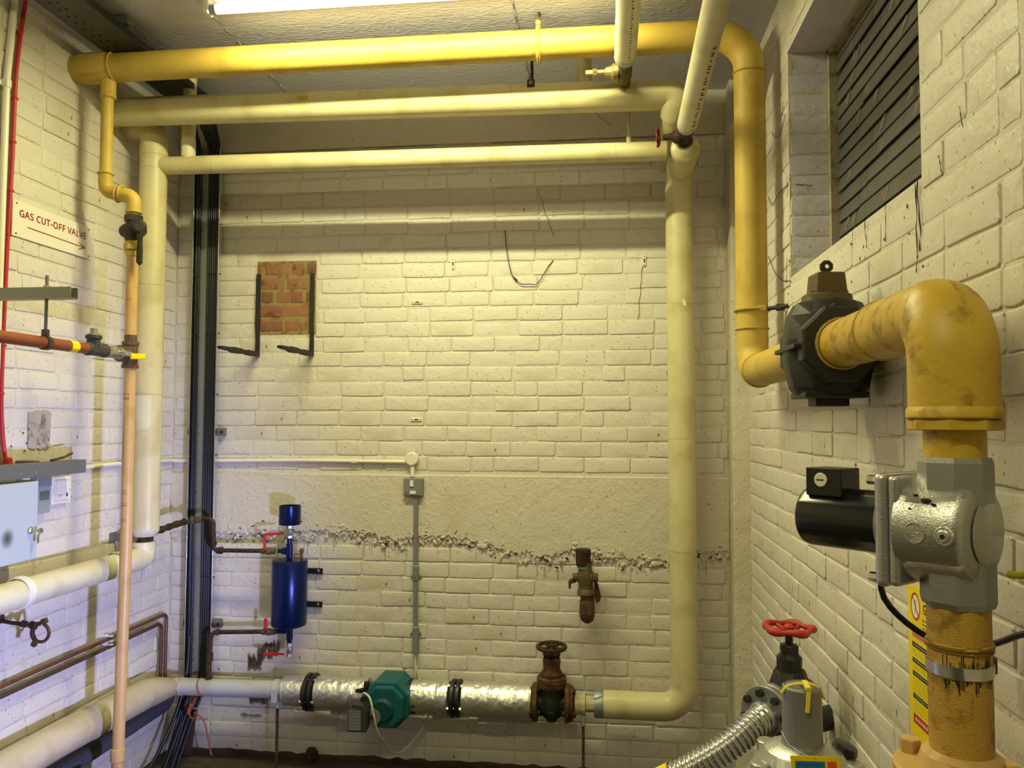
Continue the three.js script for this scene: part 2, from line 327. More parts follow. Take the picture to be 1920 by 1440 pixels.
// rows of bricks over u0..u1, v0..v1; holes are [u0, u1, v0, v1]; place(u, v, out) gives the world point
function layBricks(wall, { u0, u1, v0, v1, holes, place, turn, s, score }) {
  seed = s; const list = [];
  const rows = Math.round((v1 - v0) / PITCH_V), pv = (v1 - v0) / rows;
  for (let j = 0; j < rows; j++) {
    const v = v0 + (j + 0.5) * pv; let cuts = [[u0, u1]];
    for (const h of holes) if (v > h[2] - 0.02 && v < h[3] + 0.02) cuts = cuts.flatMap(([a, b]) => (b <= h[0] || a >= h[1] ? [[a, b]] : [[a, h[0]], [h[1], b]].filter(([p, q]) => q - p > 0.02)));
    let u = u0 - (j % 2 ? 0.1125 : 0) + rr(-0.02, 0.02);
    while (u < u1) {
      const w = rnd() < 0.1 ? 0.1125 : PITCH_U;
      for (const [a, b] of cuts) {
        const p = Math.max(u, a), q = Math.min(u + w, b);
        if (q - p > 0.03) list.push({ u: (p + q) / 2, v: v + rr(-0.002, 0.002), w: q - p - 0.0058 + rr(-0.001, 0.0015), h: pv - 0.006 + rr(-0.0015, 0.001), d: rnd() < 0.25 ? rr(-0.0026, -0.0012) : rr(-0.001, 0.0018), k: rnd(), tilt: rr(-0.007, 0.007), lean: rr(-0.018, 0.018) });
      }
      u += w;
    }
  }
  list.sort((a, b) => score(b.u, b.v) - score(a.u, a.v));
  const rest = [];
  list.forEach((b, i) => {
    const full = b.w > 0.15, G = full ? FULL : HALF, g = G[Math.floor(b.k * G.length)];
    const m = new THREE.Mesh(g, MT.wall); m.position.copy(place(b.u, b.v, b.d)); m.rotation.set(0, turn, 0); m.rotateZ(b.tilt); m.rotateX(b.lean);
    m.scale.set(b.w / (full ? BR_W : 0.105), b.h / BR_H, 1);
    if (i < 298) { m.name = 'brick'; shadowed(m); wall.add(m); }
    else { m.updateMatrix(); rest.push(g.toNonIndexed().applyMatrix4(m.matrix)); }
  });
  if (rest.length) { const m = shadowed(new THREE.Mesh(mergeGeometries(rest), MT.wall)); m.name = 'brick_field'; m.userData.kind = 'stuff'; wall.add(m); }
}
const PATCH = { x0: 0.446, x1: 0.765, y0: 2.145, y1: 2.53 }, BAND = { y0: 1.12, y1: 1.425 };
layBricks(wallBack, { u0: 0.0, u1: 2.842, v0: 0.01, v1: 3.108, holes: [[PATCH.x0, PATCH.x1, PATCH.y0, PATCH.y1], [-1, 4, BAND.y0, BAND.y1]], place: (u, v, d) => V(u, v, d), turn: 0, s: 17, score: (u, v) => -Math.abs(u - 1.5) * 0.5 - Math.abs(v - 1.75) });
layBricks(wallLeft, { u0: 0.0, u1: 2.6, v0: 0.01, v1: CEIL - 0.01, holes: [], place: (u, v, d) => V(d, v, u), turn: Math.PI / 2, s: 23, score: (u, v) => -Math.max(0, u - 1.4) * 8 - Math.abs(v - 1.8) * 0.2 });
layBricks(wallRight, { u0: 0.12, u1: 2.56, v0: 0.01, v1: CEIL - 0.01, holes: [[WIN.z0 - 0.004, WIN.z1 + 0.004, WIN.y0, WIN.y1]], place: (u, v, d) => V(RX - d, v, u), turn: -Math.PI / 2, s: 29, score: (u, v) => -Math.max(0, Math.abs(v - 1.8) - 0.9) * 4 + u * 0.3 - Math.max(0, 0.75 - v) * 5 });
// header bricks of the window's far reveal
{
  seed = 77;
  for (let y = WIN.y0 + 0.037; y < WIN.y1; y += PITCH_V) { const m = shadowed(new THREE.Mesh(HALF[Math.floor(rnd() * 10)], MT.soffit)); m.name = 'brick'; m.position.set(RX + 0.085, y, WIN.z0 + 0.001 + rr(-0.001, 0.001)); m.scale.set(1.55, 1.07, 1); wallRight.add(m); }
  part(wallRight, 'reveal_soffit', box(0.21, 0.012, WIN.z1 - WIN.z0, RX + 0.105, WIN.y1 + 0.004, (WIN.z0 + WIN.z1) / 2, 0.001), MT.soffit);
}
// smooth render band left on the back wall, its lower edge broken away
{
  seed = 313;
  const edge = [[0.28, 1.125], [0.5, 1.13], [0.72, 1.135], [0.95, 1.145], [1.1, 1.12], [1.22, 1.1], [1.3, 1.12], [1.5, 1.125], [1.62, 1.1], [1.8, 1.05], [2.0, 1.035], [2.1, 1.075], [2.25, 1.055], [2.4, 1.03], [2.55, 1.03], [2.7, 1.07], [2.842, 1.08]];
  const at = (x) => { for (let i = 1; i < edge.length; i++) if (x <= edge[i][0]) { const [a, b] = edge[i - 1], [c, d] = edge[i]; return b + (d - b) * Math.max(0, (x - a) / (c - a)); } return 1.08; };
  const layer = (drop, jag, depth, top, x0 = 0.0, step = 0.008) => {
    const pts = []; let j = 0;
    for (let x = x0; x <= 2.842; x += step) { j = j * 0.6 + rr(-jag, jag); pts.push([x, at(x) - drop + j + (rnd() < 0.06 ? rr(-0.03, 0.02) : 0)]); }
    return slab([...pts, [2.842, top], [x0, top]], depth, [], 0.0012).translate(0, 0, -0.006);
  };
  part(wallBack, 'plaster_band', [layer(0, 0.009, 0.0155, BAND.y1), box(2.84, 0.013, 0.018, 1.422, BAND.y1 - 0.004, 0.002, 0.004)], MT.plaster);
  part(wallBack, 'plaster_edge', layer(0.024, 0.022, 0.009, 1.16, 0.0, 0.007), MT.mortar);
  const chips = [], pits = [], drips = [];
  for (let i = 0; i < 260; i++) { const x = rr(0.28, 2.82), g = new THREE.IcosahedronGeometry(rr(0.003, 0.014), 0); g.scale(rr(0.7, 1.8), rr(0.5, 1.2), 0.55); g.rotateZ(rr(0, 6)); chips.push(g.translate(x, at(x) + rr(-0.045, 0.03), rr(0.002, 0.012))); }
  for (let i = 0; i < 190; i++) { const x = rr(0.28, 2.82), g = new THREE.IcosahedronGeometry(rr(0.002, 0.007), 0); g.scale(rr(0.8, 3), rr(0.5, 1), 0.3); g.rotateZ(rr(-0.7, 0.7)); pits.push(g.translate(x, at(x) + rr(-0.035, 0.03) * (rnd() < 0.3 ? 1.8 : 1), 0.0095)); }
  for (let i = 0; i < 46; i++) { const x = rr(0.6, 2.75), h = rr(0.02, 0.09), y = at(x) - 0.03 - h; drips.push(sweep([[x, y + h, 0.0], [x + rr(-0.001, 0.001), y + h * 0.4, 0.0012], [x, y, 0.001]], (q, k) => [0.0012, 0.0018, 0.0028][k], 6)); }
  part(wallBack, 'plaster_flakes', chips, MT.plaster, { kind: 'stuff' });
  part(wallBack, 'plaster_pits', pits, MT.rustDark, { kind: 'stuff' });
  part(wallBack, 'paint_drips', drips, MT.mortar, { kind: 'stuff' });
  // scraped bare patches by the blue pot, and hairline cracks
  const scrape = (x0, x1, y0, y1, n, slant) => { const g = []; for (let i = 0; i < n; i++) { const q = rnd(), p = rnd(), x = x0 + (x1 - x0) * q, y = y0 + (y1 - y0) * Math.min(1, Math.max(0, p * 0.75 + slant * q)); g.push(slab([[x, y], [x + rr(0.004, 0.014), y + rr(-0.004, 0.004)], [x + rr(0.004, 0.016), y + rr(0.012, 0.04)], [x - rr(0, 0.003), y + rr(0.012, 0.04)]], 0.0006).translate(0, 0, 0.0022)); } return g; };
  part(wallBack, 'scraped_patch', scrape(0.43, 0.5, 0.42, 0.5, 70, 0), MT.scrape, { kind: 'stuff' });
  part(wallBack, 'scraped_patch', scrape(0.48, 0.59, 0.46, 0.545, 90, 0.45), MT.scrape, { kind: 'stuff' });
  part(wallBack, 'scraped_patch', scrape(0.44, 0.54, 0.255, 0.3, 50, 0), MT.scrape, { kind: 'stuff' });
  part(wallBack, 'scraped_patch', [slab([[0.4, 0.205], [0.42, 0.212], [0.44, 0.203], [0.5, 0.206], [0.515, 0.198], [0.48, 0.19], [0.44, 0.193], [0.42, 0.188], [0.4, 0.196]], 0.0006).translate(0, 0, 0.0022)], MT.scrape, { kind: 'stuff' });
  const wig = (a, b, n) => Array.from({ length: n + 1 }, (_, i) => V(a[0] + ((b[0] - a[0]) * i) / n + (i && i < n ? rr(-0.006, 0.006) : 0), a[1] + ((b[1] - a[1]) * i) / n + rr(-0.004, 0.004), a[2]));
  for (const [a, b, n] of [[[2.19, 3.26, 0.012], [2.285, 3.17, 0.012], 7], [[0.3, 3.107, 0.006], [1.5, 3.114, 0.006], 26], [[1.5, 3.114, 0.006], [2.83, 3.112, 0.006], 26], [[1.93, 2.83, 0.003], [2.0, 2.62, 0.003], 9], [[2.44, 2.47, 0.003], [2.41, 2.2, 0.003], 10], [[2.55, 1.95, 0.003], [2.58, 1.75, 0.003], 8]])
    part(wallBack, 'crack', sweep(wig(a, b, n), 0.0011, 5), MT.rustDark);
}
// patch of bare red brick between the two shelf brackets
{
  const W = PATCH.x1 - PATCH.x0, H = PATCH.y1 - PATCH.y0, X = (c) => PATCH.x0 + ((c - 395) / 525) * W, Yc = (c) => PATCH.y1 - ((c - 430) / 672) * H;
  part(wallBack, 'patch_mortar', box(W, H, 0.006, (PATCH.x0 + PATCH.x1) / 2, (PATCH.y0 + PATCH.y1) / 2, -0.0042, 0.001), MT.patchMortar);
  const rows = [[452, 552, [[396, 432], [470, 575], [605, 695, 3], [705, 808], [838, 918]]], [588, 685, [[412, 575], [588, 640, 3], [665, 775], [790, 850, 3]]], [712, 808, [[440, 538], [575, 690], [700, 800], [835, 880]]], [835, 935, [[412, 605], [620, 855]]], [978, 1065, [[430, 520], [530, 628], [655, 768], [790, 845, 3]]]];
  seed = 8;
  for (const [a, b, cols] of rows) for (const [p, q, tone] of cols) {
    const w = X(q) - X(p), h = Yc(a) - Yc(b), m = shadowed(new THREE.Mesh(HALF[Math.floor(rnd() * 10)], MT.brick[tone ?? Math.floor(rnd() * 3)]));
    m.name = 'brick'; m.position.set((X(p) + X(q)) / 2, (Yc(a) + Yc(b)) / 2, 0.0008 + rr(-0.001, 0.001)); m.scale.set((w / 0.105) * 1.06, (h / BR_H) * 1.06, 1); m.rotation.z = rr(-0.04, 0.04); wallBack.add(m);
  }
}
// ---------------------------------------------------------------- louvred opening
{
  const w = struct('window_1', box(0.02, WIN.y1 - WIN.y0 + 0.1, WIN.z1 - WIN.z0 + 0.1, RX + 0.255, (WIN.y0 + WIN.y1) / 2, (WIN.z0 + WIN.z1) / 2, 0), MT.black);
  const zc = (WIN.z0 + WIN.z1) / 2, yc = (WIN.y0 + WIN.y1) / 2, L = WIN.z1 - WIN.z0, X = RX + 0.16;
  part(w, 'window_frame', [box(0.05, WIN.y1 - WIN.y0, 0.022, X + 0.005, yc, WIN.z0 + 0.013), box(0.05, WIN.y1 - WIN.y0, 0.022, X + 0.005, yc, WIN.z1 - 0.013), box(0.05, 0.022, L, X + 0.005, WIN.y0 + 0.011, zc), box(0.05, 0.022, L, X + 0.005, WIN.y1 - 0.011, zc)], MT.frame);
  seed = 64; const straw = [], pitch = 0.054;
  for (let y = WIN.y0 + 0.03, j = 0; y < WIN.y1 - 0.02; y += pitch, j++) {
    let z = WIN.z0 + 0.025; const cut = [WIN.z0 + 0.025 + rr(0.15, 0.5)]; while (cut[cut.length - 1] < WIN.z1 - 0.45) cut.push(cut[cut.length - 1] + rr(0.3, 0.6)); cut.push(WIN.z1 - 0.025);
    for (const c of cut) {
      part(w, 'slat', box(0.005, pitch * 1.16, c - z - 0.003, X + 0.012 + rr(-0.002, 0.002), y + pitch * 0.5 + rr(-0.003, 0.003), (z + c) / 2, 0.002, 0, 0, -0.17 + rr(-0.03, 0.03)), MT.louvre);
      z = c;
    }
    for (let q = 0; q < 3; q++) if (rnd() < 0.7) { const zz = rr(WIN.z0 + 0.1, WIN.z1 - 0.1), n = 2 + Math.floor(rnd() * 3); for (let i = 0; i < n; i++) straw.push(box(0.0015, rr(0.02, 0.045), 0.0025, X + 0.006, y + pitch * 0.45 + rr(-0.008, 0.008), zz + i * 0.009, 0, 0, 0.25, -0.17)); }
  }
  part(w, 'straw_strands', straw, MT.straw, { kind: 'stuff' });
}

{
  seed = 501; const webs = [], strand = (p, n, len, thick) => { let q = vec(p).clone(); const P = [q.clone()]; for (let i = 0; i < n; i++) { q = q.clone().add(V(0, -len * rr(0.6, 1.3), rr(-0.4, 0.4) * len)); P.push(q); } webs.push(sweep(curve(P, n * 4), (t) => thick * 0.62 * (0.4 + 0.9 * Math.abs(Math.sin(t * 7 + p[2] * 9))), 6)); };
  for (const [z, y, n, k] of [[2.145, 2.225, 6, 0.0022], [2.13, 2.22, 7, 0.0016], [1.95, 2.222, 3, 0.0012], [1.8, 2.222, 3, 0.0014], [1.7, 2.222, 2, 0.001], [2.25, 2.24, 2, 0.0012], [2.35, 2.3, 2, 0.0012], [0.93, 2.3, 3, 0.0015], [0.9, 2.9, 3, 0.0014], [0.6, 2.9, 3, 0.0012], [0.95, 2.6, 3, 0.001]]) strand([RX - 0.003, y, z], n, 0.026, k);
  webs.push(sweep(curve([[RX - 0.004, 2.62, 0.62], [RX - 0.008, 2.56, 0.72], [RX - 0.01, 2.57, 0.85], [RX + 0.01, 2.57, 0.955], [RX + 0.08, 2.56, 0.968]], 24), 0.0014, 5), sweep(curve([[RX - 0.004, 2.86, 0.7], [RX - 0.008, 2.8, 0.8], [RX - 0.006, 2.8, 0.88], [RX - 0.003, 2.84, 0.94]], 20), 0.0013, 5), sweep(curve([[RX - 0.003, 2.38, 0.6], [RX - 0.006, 2.28, 0.75], [RX - 0.006, 2.23, 0.88], [RX - 0.002, 2.21, 0.98]], 20), 0.0014, 5));
  for (let i = 0; i < 26; i++) { const g = new THREE.IcosahedronGeometry(rr(0.0015, 0.004), 0); g.scale(0.4, rr(0.8, 2.2), 1); const near = rnd() < 0.35; webs.push(g.translate(RX - 0.001, near ? rr(2.12, 2.3) : rr(1.8, 2.22), near ? rr(0.9, 0.99) : rr(1.3, 2.5))); }
  part(wallRight, 'cobweb', webs, MT.web, { kind: 'stuff' });
}
// ---------------------------------------------------------------- fluorescent batten on the ceiling
{
  const xm = (TUBE.x0 + TUBE.x1) / 2, L = TUBE.x1 - TUBE.x0;
  const t = thing('fluorescent_light', 'white batten light with one lit fluorescent tube under the ceiling', 'light', [xm, CEIL, TUBE.z]);
  part(t, 'housing', box(L + 0.06, 0.036, 0.07, xm, CEIL - 0.018, TUBE.z, 0.006), MT.white);
  const glow = new THREE.MeshStandardMaterial({ color: lin(0.9, 0.88, 0.8), roughness: 0.4, emissive: lin(1, 0.9, 0.62), emissiveIntensity: 7 });
  part(t, 'fluorescent_tube', lathe([[TUBE.r * 0.8, 0], [TUBE.r, 0.006], [TUBE.r, L - 0.006], [TUBE.r * 0.8, L]], [TUBE.x0, TUBE.y, TUBE.z], [1, 0, 0], 20), glow);
  for (const [x, s] of [[TUBE.x0, -1], [TUBE.x1, 1]]) {
    const h = part(t, 'lamp_holder', box(0.022, 0.075, 0.045, x + s * 0.022, CEIL - 0.055, TUBE.z, 0.006), MT.cream);
    part(h, 'tube_cap', lathe([[0, -0.012], [TUBE.r * 1.03, -0.012], [TUBE.r * 1.03, 0.012], [0, 0.012]], [x, TUBE.y, TUBE.z], [1, 0, 0], 20), MT.galv);
  }
  clone(t, [xm, CEIL, TUBE_Z2], 'white batten light with one lit fluorescent tube behind the viewer');
  const [lx, ly, lz] = LAMP.p, dir = V(...LAMP.t).sub(V(...LAMP.p)).normalize(), ra = Math.atan2(dir.x, dir.z), w = thing('work_light', 'small black LED work light on a stand on the floor', 'lamp', [lx, 0, lz]);
  const back = V(...LAMP.p).addScaledVector(dir, -0.05);
  part(w, 'case', box(0.16, 0.13, 0.05, back.x, back.y, back.z, 0.008, ra), MT.black);
  part(w, 'lamp_face', box(0.13, 0.1, 0.004, back.x + dir.x * 0.027, back.y + dir.y * 0.027, back.z + dir.z * 0.027, 0.001, ra), new THREE.MeshStandardMaterial({ color: lin(0.8, 0.8, 0.8), emissive: lin(0.62, 0.68, 1), emissiveIntensity: 6 }));
  part(w, 'stand', [rod([back.x, 0.02, back.z], [back.x, back.y - 0.05, back.z], 0.012), rod([back.x - 0.15, 0.012, back.z - 0.1], [back.x + 0.15, 0.012, back.z + 0.1], 0.012), rod([back.x - 0.1, 0.012, back.z + 0.15], [back.x + 0.1, 0.012, back.z - 0.15], 0.012)], MT.black);
}

// ---------------------------------------------------------------- yellow gas main
const GX = 2.808, GZ = 0.83, GY = 3.205, GR = 0.0585, RUN = 1.888;
{
  const t = thing('gas_pipe', 'large yellow gas pipe crossing under the ceiling and dropping down the right-hand wall', 'pipe', [GX, RUN, GZ]);
  part(t, 'pipe', sweep(bends([[-0.02, GY - 0.002, GZ], [GX, GY, GZ], [GX, RUN, GZ], [GX, RUN, 1.70]], [0.14, 0.1], 14), GR, 32), MT.yellow);
  part(t, 'tee', [lathe([[GR, -0.02], [GR + 0.006, 0], [GR + 0.007, 0.105], [GR, 0.125]], [0.045, GY, GZ], [1, 0, 0]), lathe([[0.031, 0], [0.031, 0.05], [0.03, 0.065], [0.0325, 0.07], [0.0325, 0.082], [0.025, 0.086]], [0.149, GY - 0.05, GZ], [0, -1, 0])], MT.yellow);
  for (const [p, d] of [[[0.04, GY, GZ], [1, 0, 0]], [[0.178, GY, GZ], [1, 0, 0]], [[GX, GY - 0.155, GZ], [0, 1, 0.08]], [[GX, RUN + 0.165, GZ], [0, 1, 0]], [[GX, RUN, GZ + 0.125], [0, 0, 1]]]) part(t, 'weld_bead', ring(GR + 0.001, 0.0045, p, d, 40), MT.yellow);
  const c = part(t, 'wall_clip', [ring(GR + 0.005, 0.006, [GX, 2.125, GZ], [0, 1, 0], 40), box(0.03, 0.022, 0.02, GX + GR * 0.45, 2.125, GZ + GR * 0.95, 0.004)], MT.yellow);
  part(c, 'stay', [rod([GX + 0.05, 2.125, GZ + 0.045], [RX + 0.005, 2.128, GZ + 0.1], 0.008), hex(0.013, 0.03, [GX + 0.075, 2.126, GZ + 0.066], [1, 0, 0.5])], MT.blackIron);
}
{
  const x = 1.99, t = thing('pipe_hanger', 'yellow painted ring hanger holding the gas pipe to the ceiling', 'hanger', [x, CEIL, GZ]);
  part(t, 'ring', [ring(GR + 0.007, 0.007, [x, GY, GZ], [1, 0, 0], 40), box(0.02, 0.03, 0.03, x, GY + GR + 0.018, GZ, 0.004)], MT.yellow);
  part(t, 'strap', [box(0.007, 0.06, 0.024, x + 0.004, GY + GR + 0.045, GZ, 0.002, 0, 0, 0.15), rod([x + 0.005, GY + GR + 0.06, GZ], [x + 0.003, CEIL, GZ], 0.006)], MT.rust);
  part(t, 'bolt', hex(0.011, 0.016, [x, GY + GR + 0.02, GZ + 0.012], [0, 0, 1]), MT.yellow);
}
{                                                  // small branch from the gas main down to the lever cock
  const x0 = 0.147, x1 = 0.279, t = thing('gas_branch_pipe', 'thin yellow pipe dropping from the gas main and stepping sideways above the black cock', 'pipe', [x1, 2.58, GZ]);
  part(t, 'pipe', sweep(bends([[x0, 3.13, GZ], [x0, 2.665, GZ], [x1, 2.65, GZ], [x1, 2.555, GZ]], 0.045, 8), 0.0245, 24), MT.yellow);
  for (const [pts, R] of [[[[x0, 2.745, GZ], [x0, 2.665, GZ], [x0 + 0.075, 2.66, GZ]], 0.05], [[[x1 - 0.075, 2.653, GZ], [x1, 2.65, GZ], [x1, 2.575, GZ]], 0.05]]) {
    const e = part(t, 'elbow', sweep(bends(pts, R, 10), 0.0285, 24), MT.yellow);
    const a = vec(pts[0]), b = vec(pts[2]);
    part(e, 'rim', [ring(0.0295, 0.0045, a, vec(pts[1]).sub(a), 28), ring(0.0295, 0.0045, b, vec(pts[1]).sub(b), 28)], MT.yellow);
  }
}
{                                                  // black lever gas cock
  const x = 0.279, t = thing('gas_cock', 'black iron lever gas cock on the thin pipe by the red arrow sign', 'valve', [x, 2.5, GZ]);
  part(t, 'body', [hex(0.036, 0.028, [x, 2.535, GZ], [0, 1, 0]), lathe([[0, 0], [0.03, 0], [0.037, 0.02], [0.04, 0.045], [0.034, 0.07], [0.028, 0.085], [0, 0.085]], [x, 2.452, GZ]), lathe([[0, -0.055], [0.022, -0.055], [0.03, -0.04], [0.033, 0], [0.03, 0.035], [0.022, 0.05], [0, 0.052]], [x, 2.498, GZ], [1, 0, 0.15])], MT.blackIron);
  part(t, 'lever', [lathe([[0, 0], [0.028, 0], [0.03, 0.012], [0.02, 0.02], [0, 0.02]], [x + 0.045, 2.505, GZ + 0.03], [0.5, 0, 0.86]), slab([[-0.014, 0.02], [0.014, 0.02], [0.009, -0.05], [0.011, -0.09], [0.011, -0.14], [0, -0.152], [-0.011, -0.14], [-0.011, -0.09], [-0.009, -0.05]], 0.01, [], 0.003).translate(x + 0.052, 2.495, GZ + 0.03)], MT.blackIron);
}
{                                                  // apricot pipe below the cock, down to the floor
  const x = 0.279, t = thing('gas_riser_pipe', 'long apricot-yellow vertical pipe standing from floor to black gas cock', 'pipe', [x, 0, GZ]);
  part(t, 'pipe', sweep([[x, 2.44, GZ], [x, 1.99, GZ], [x + 0.002, 1.2, GZ], [x - 0.016, 0.0, GZ]], 0.0232, 26), MT.apricot);
  part(t, 'union_nut', [hex(0.0305, 0.026, [x, 2.44, GZ]), hex(0.0365, 0.026, [x, 2.414, GZ], [0, 1, 0], 8), lathe([[0.0235, 0], [0.0275, 0.004], [0.0275, 0.022], [0.0235, 0.026]], [x, 2.385, GZ])], MT.yellow);
  part(t, 'socket_collar', [lathe([[0.023, 0], [0.0275, 0.003], [0.0275, 0.05], [0.023, 0.053]], [x - 0.0125, 0.31, GZ])], MT.apricot);
  part(t, 'tee_fitting', [lathe([[0.023, 0], [0.033, 0], [0.033, 0.014], [0.029, 0.018], [0.029, 0.092], [0.033, 0.096], [0.033, 0.11], [0.023, 0.112]], [x, 1.918, GZ]), lathe([[0.026, 0], [0.029, 0.03], [0.034, 0.034], [0.034, 0.052], [0.02, 0.053]], [x, 1.974, GZ + 0.02], [0, 0, 1]), lathe([[0.0232, 0], [0.0245, 0], [0.0245, 0.028], [0.0232, 0.028]], [x, 2.028, GZ])], MT.brownIron);
  const marks = canvasTex(256, 128, (c, w, h) => { c.clearRect(0, 0, w, h); c.strokeStyle = '#2a1a0a'; c.lineWidth = 4; seed = 3; for (let r = 0; r < 2; r++) for (let i = 0; i < 12; i++) { const X = 10 + i * 20, Yc = 14 + r * 62; c.beginPath(); c.moveTo(X, Yc + rr(0, 18)); c.lineTo(X + rr(0, 12), Yc + rr(10, 40)); c.lineTo(X + rr(4, 14), Yc + rr(0, 20)); c.stroke(); } });
  for (const [y, h] of [[1.80, 0.035], [1.405, 0.022], [1.355, 0.022], [1.29, 0.016], [2.205, 0.012]]) {
    const g = new THREE.CylinderGeometry(0.0236, 0.0236, h, 20, 1, true, -0.9, 1.5); g.translate(x + (y < 1.9 ? 0.001 : 0), y, GZ); g.userData.keepUV = true;
    part(t, 'printed_mark', g, std(lin(1, 1, 1), 0.6, 0, { map: marks, transparent: true, alphaTest: 0.4, alphaMap: null }));
  }
}
{                                                  // red-brown pipe coming from the left to the tee
  const x = 0.279, y = 1.975, t = thing('steel_pipe', 'red-brown primed steel pipe running along the left wall to the apricot riser', 'pipe', [x, y, 1.3]);
  part(t, 'pipe', sweep([[x, y, 1.115], [x, y, 2.4]], 0.0215, 22), MT.primer);
  part(t, 'tape_label', lathe([[0.0217, 0], [0.022, 0], [0.022, 0.042], [0.0217, 0.042]], [x, y, 1.175], [0, 0, 1]), MT.yellowTag);
  const f = part(t, 'tee_fitting', [lathe([[0.0215, 0], [0.027, 0.002], [0.027, 0.014], [0.0245, 0.018], [0.0245, 0.1], [0.027, 0.105], [0.0215, 0.118]], [x, y, 1.0], [0, 0, 1]), lathe([[0.024, 0], [0.024, 0.026], [0.03, 0.03], [0.03, 0.042], [0.02, 0.043]], [x, y + 0.012, 1.07], [0, 1, 0])], MT.malleable);
  part(f, 'plug', [lathe([[0, 0], [0.024, 0], [0.024, 0.005], [0.015, 0.01], [0, 0.01]], [x, y + 0.054, 1.07]), box(0.02, 0.022, 0.02, x, y + 0.072, 1.07, 0.002)], MT.galv);
}
{
  const x = 0.279, y = 1.975, t = thing('ball_valve', 'small plated ball valve with a yellow lever between brown pipe and riser', 'valve', [x, y, 0.94]);
  part(t, 'body', [hex(0.025, 0.03, [x, y, 0.968], [0, 0, 1]), lathe([[0.018, 0], [0.024, 0.014], [0.026, 0.032], [0.024, 0.05], [0.018, 0.064]], [x, y, 0.906], [0, 0, 1]), lathe([[0.02, 0], [0.026, 0.004], [0.026, 0.02], [0.02, 0.024]], [x, y, 0.885], [0, 0, 1])], MT.nickel);
  const l = part(t, 'lever', [box(0.008, 0.02, 0.05, x + 0.045, y - 0.004, 0.915, 0.002), rod([x + 0.01, y, 0.935], [x + 0.05, y - 0.002, 0.935], 0.009)], MT.steel);
  part(l, 'grip', box(0.011, 0.024, 0.1, x + 0.047, y - 0.01, 0.85, 0.004, 0, 0.06), MT.yellowTag);
}
{                                                  // strut bracket and drop rod carrying the brown pipe
  const x = 0.279, z = 1.335, y = 2.15, t = thing('strut_bracket', 'grey steel channel bracket sticking out from the left wall', 'bracket', [0, y, z]);
  const w = 0.041, h = 0.041, k = 0.0025, P = [[-w / 2, -h / 2], [w / 2, -h / 2], [w / 2, h / 2], [w / 2 - 0.009, h / 2], [w / 2 - 0.009, h / 2 - k], [w / 2 - k, h / 2 - k], [w / 2 - k, -h / 2 + k], [-w / 2 + k, -h / 2 + k], [-w / 2 + k, h / 2 - k], [-w / 2 + 0.009, h / 2 - k], [-w / 2 + 0.009, h / 2], [-w / 2, h / 2]];
  part(t, 'channel', slab(P, 0.385).rotateY(Math.PI / 2).translate(0, y, z), MT.strut);
  part(t, 'back_plate', box(0.006, 0.12, 0.05, 0.004, y, z, 0.001), MT.strut);
  const d = thing('pipe_clip', 'thin threaded rod and dark clip hanging brown pipe from the channel', 'pipe clip', [x, 1.975, z]);
  part(d, 'drop_rod', rod([x, 1.995, z], [x, 2.215, z], 0.0055), MT.galvDark);
  part(d, 'nut', [hex(0.011, 0.009, [x, y + 0.0205, z]), disc(0.014, 0.002, [x, y + 0.019, z])], MT.galv);
  part(d, 'clip', [lathe([[0.0216, -0.011], [0.026, -0.011], [0.026, 0.011], [0.0216, 0.011]], [x, 1.975, z], [0, 0, 1]), hex(0.013, 0.024, [x, 1.998, z])], MT.malleable);
}

// ---------------------------------------------------------------- cream lagged heating pipes
const PZ = 0.457, UZ = 0.6, VZ = 0.14;
{
  const y0 = 3.107, y1 = 3.078, t = thing('lagged_pipe', 'thick cream lagged pipe running just below the yellow gas main', 'pipe', [1.3, 3.06, UZ]);
  part(t, 'lagging', sweep(bends([[-0.02, y0, UZ], [2.55, y1 - 0.005, UZ], [2.55, 2.985, UZ - 0.01], [2.55, 2.985, 0.0]], [0.085, 0.06], 12), (q) => 0.0633 - 0.01 * sm(0.79, 0.845, q), 30), MT.lagging);
  for (const x of [0.545, 1.2, 1.86, 2.38]) part(t, 'lagging_seam', ring(0.0633, 0.0007, [x, y0 + (y1 - y0) * (x / 2.55), UZ], [1, 0, 0], 40), MT.lagDirty);
  part(t, 'paint_dab', new THREE.CylinderGeometry(0.0636, 0.0636, 0.05, 12, 1, true, 0, 0.32).rotateZ(Math.PI / 2).translate(0.945, y0 - 0.011, UZ), MT.yellow);
  const b = part(t, 'hanger_pocket', box(0.032, 0.036, 0.012, 1.943, 3.125, UZ + 0.052, 0.003), MT.black);
  part(b, 'hanger_nut', [hex(0.009, 0.014, [1.943, 3.12, UZ + 0.056], [0, 1, 0])], MT.brass);
  part(t, 'hanger_rod', rod([1.946, 3.13, UZ + 0.035], [1.946, CEIL, UZ + 0.035], 0.0065), MT.rustDark);
}
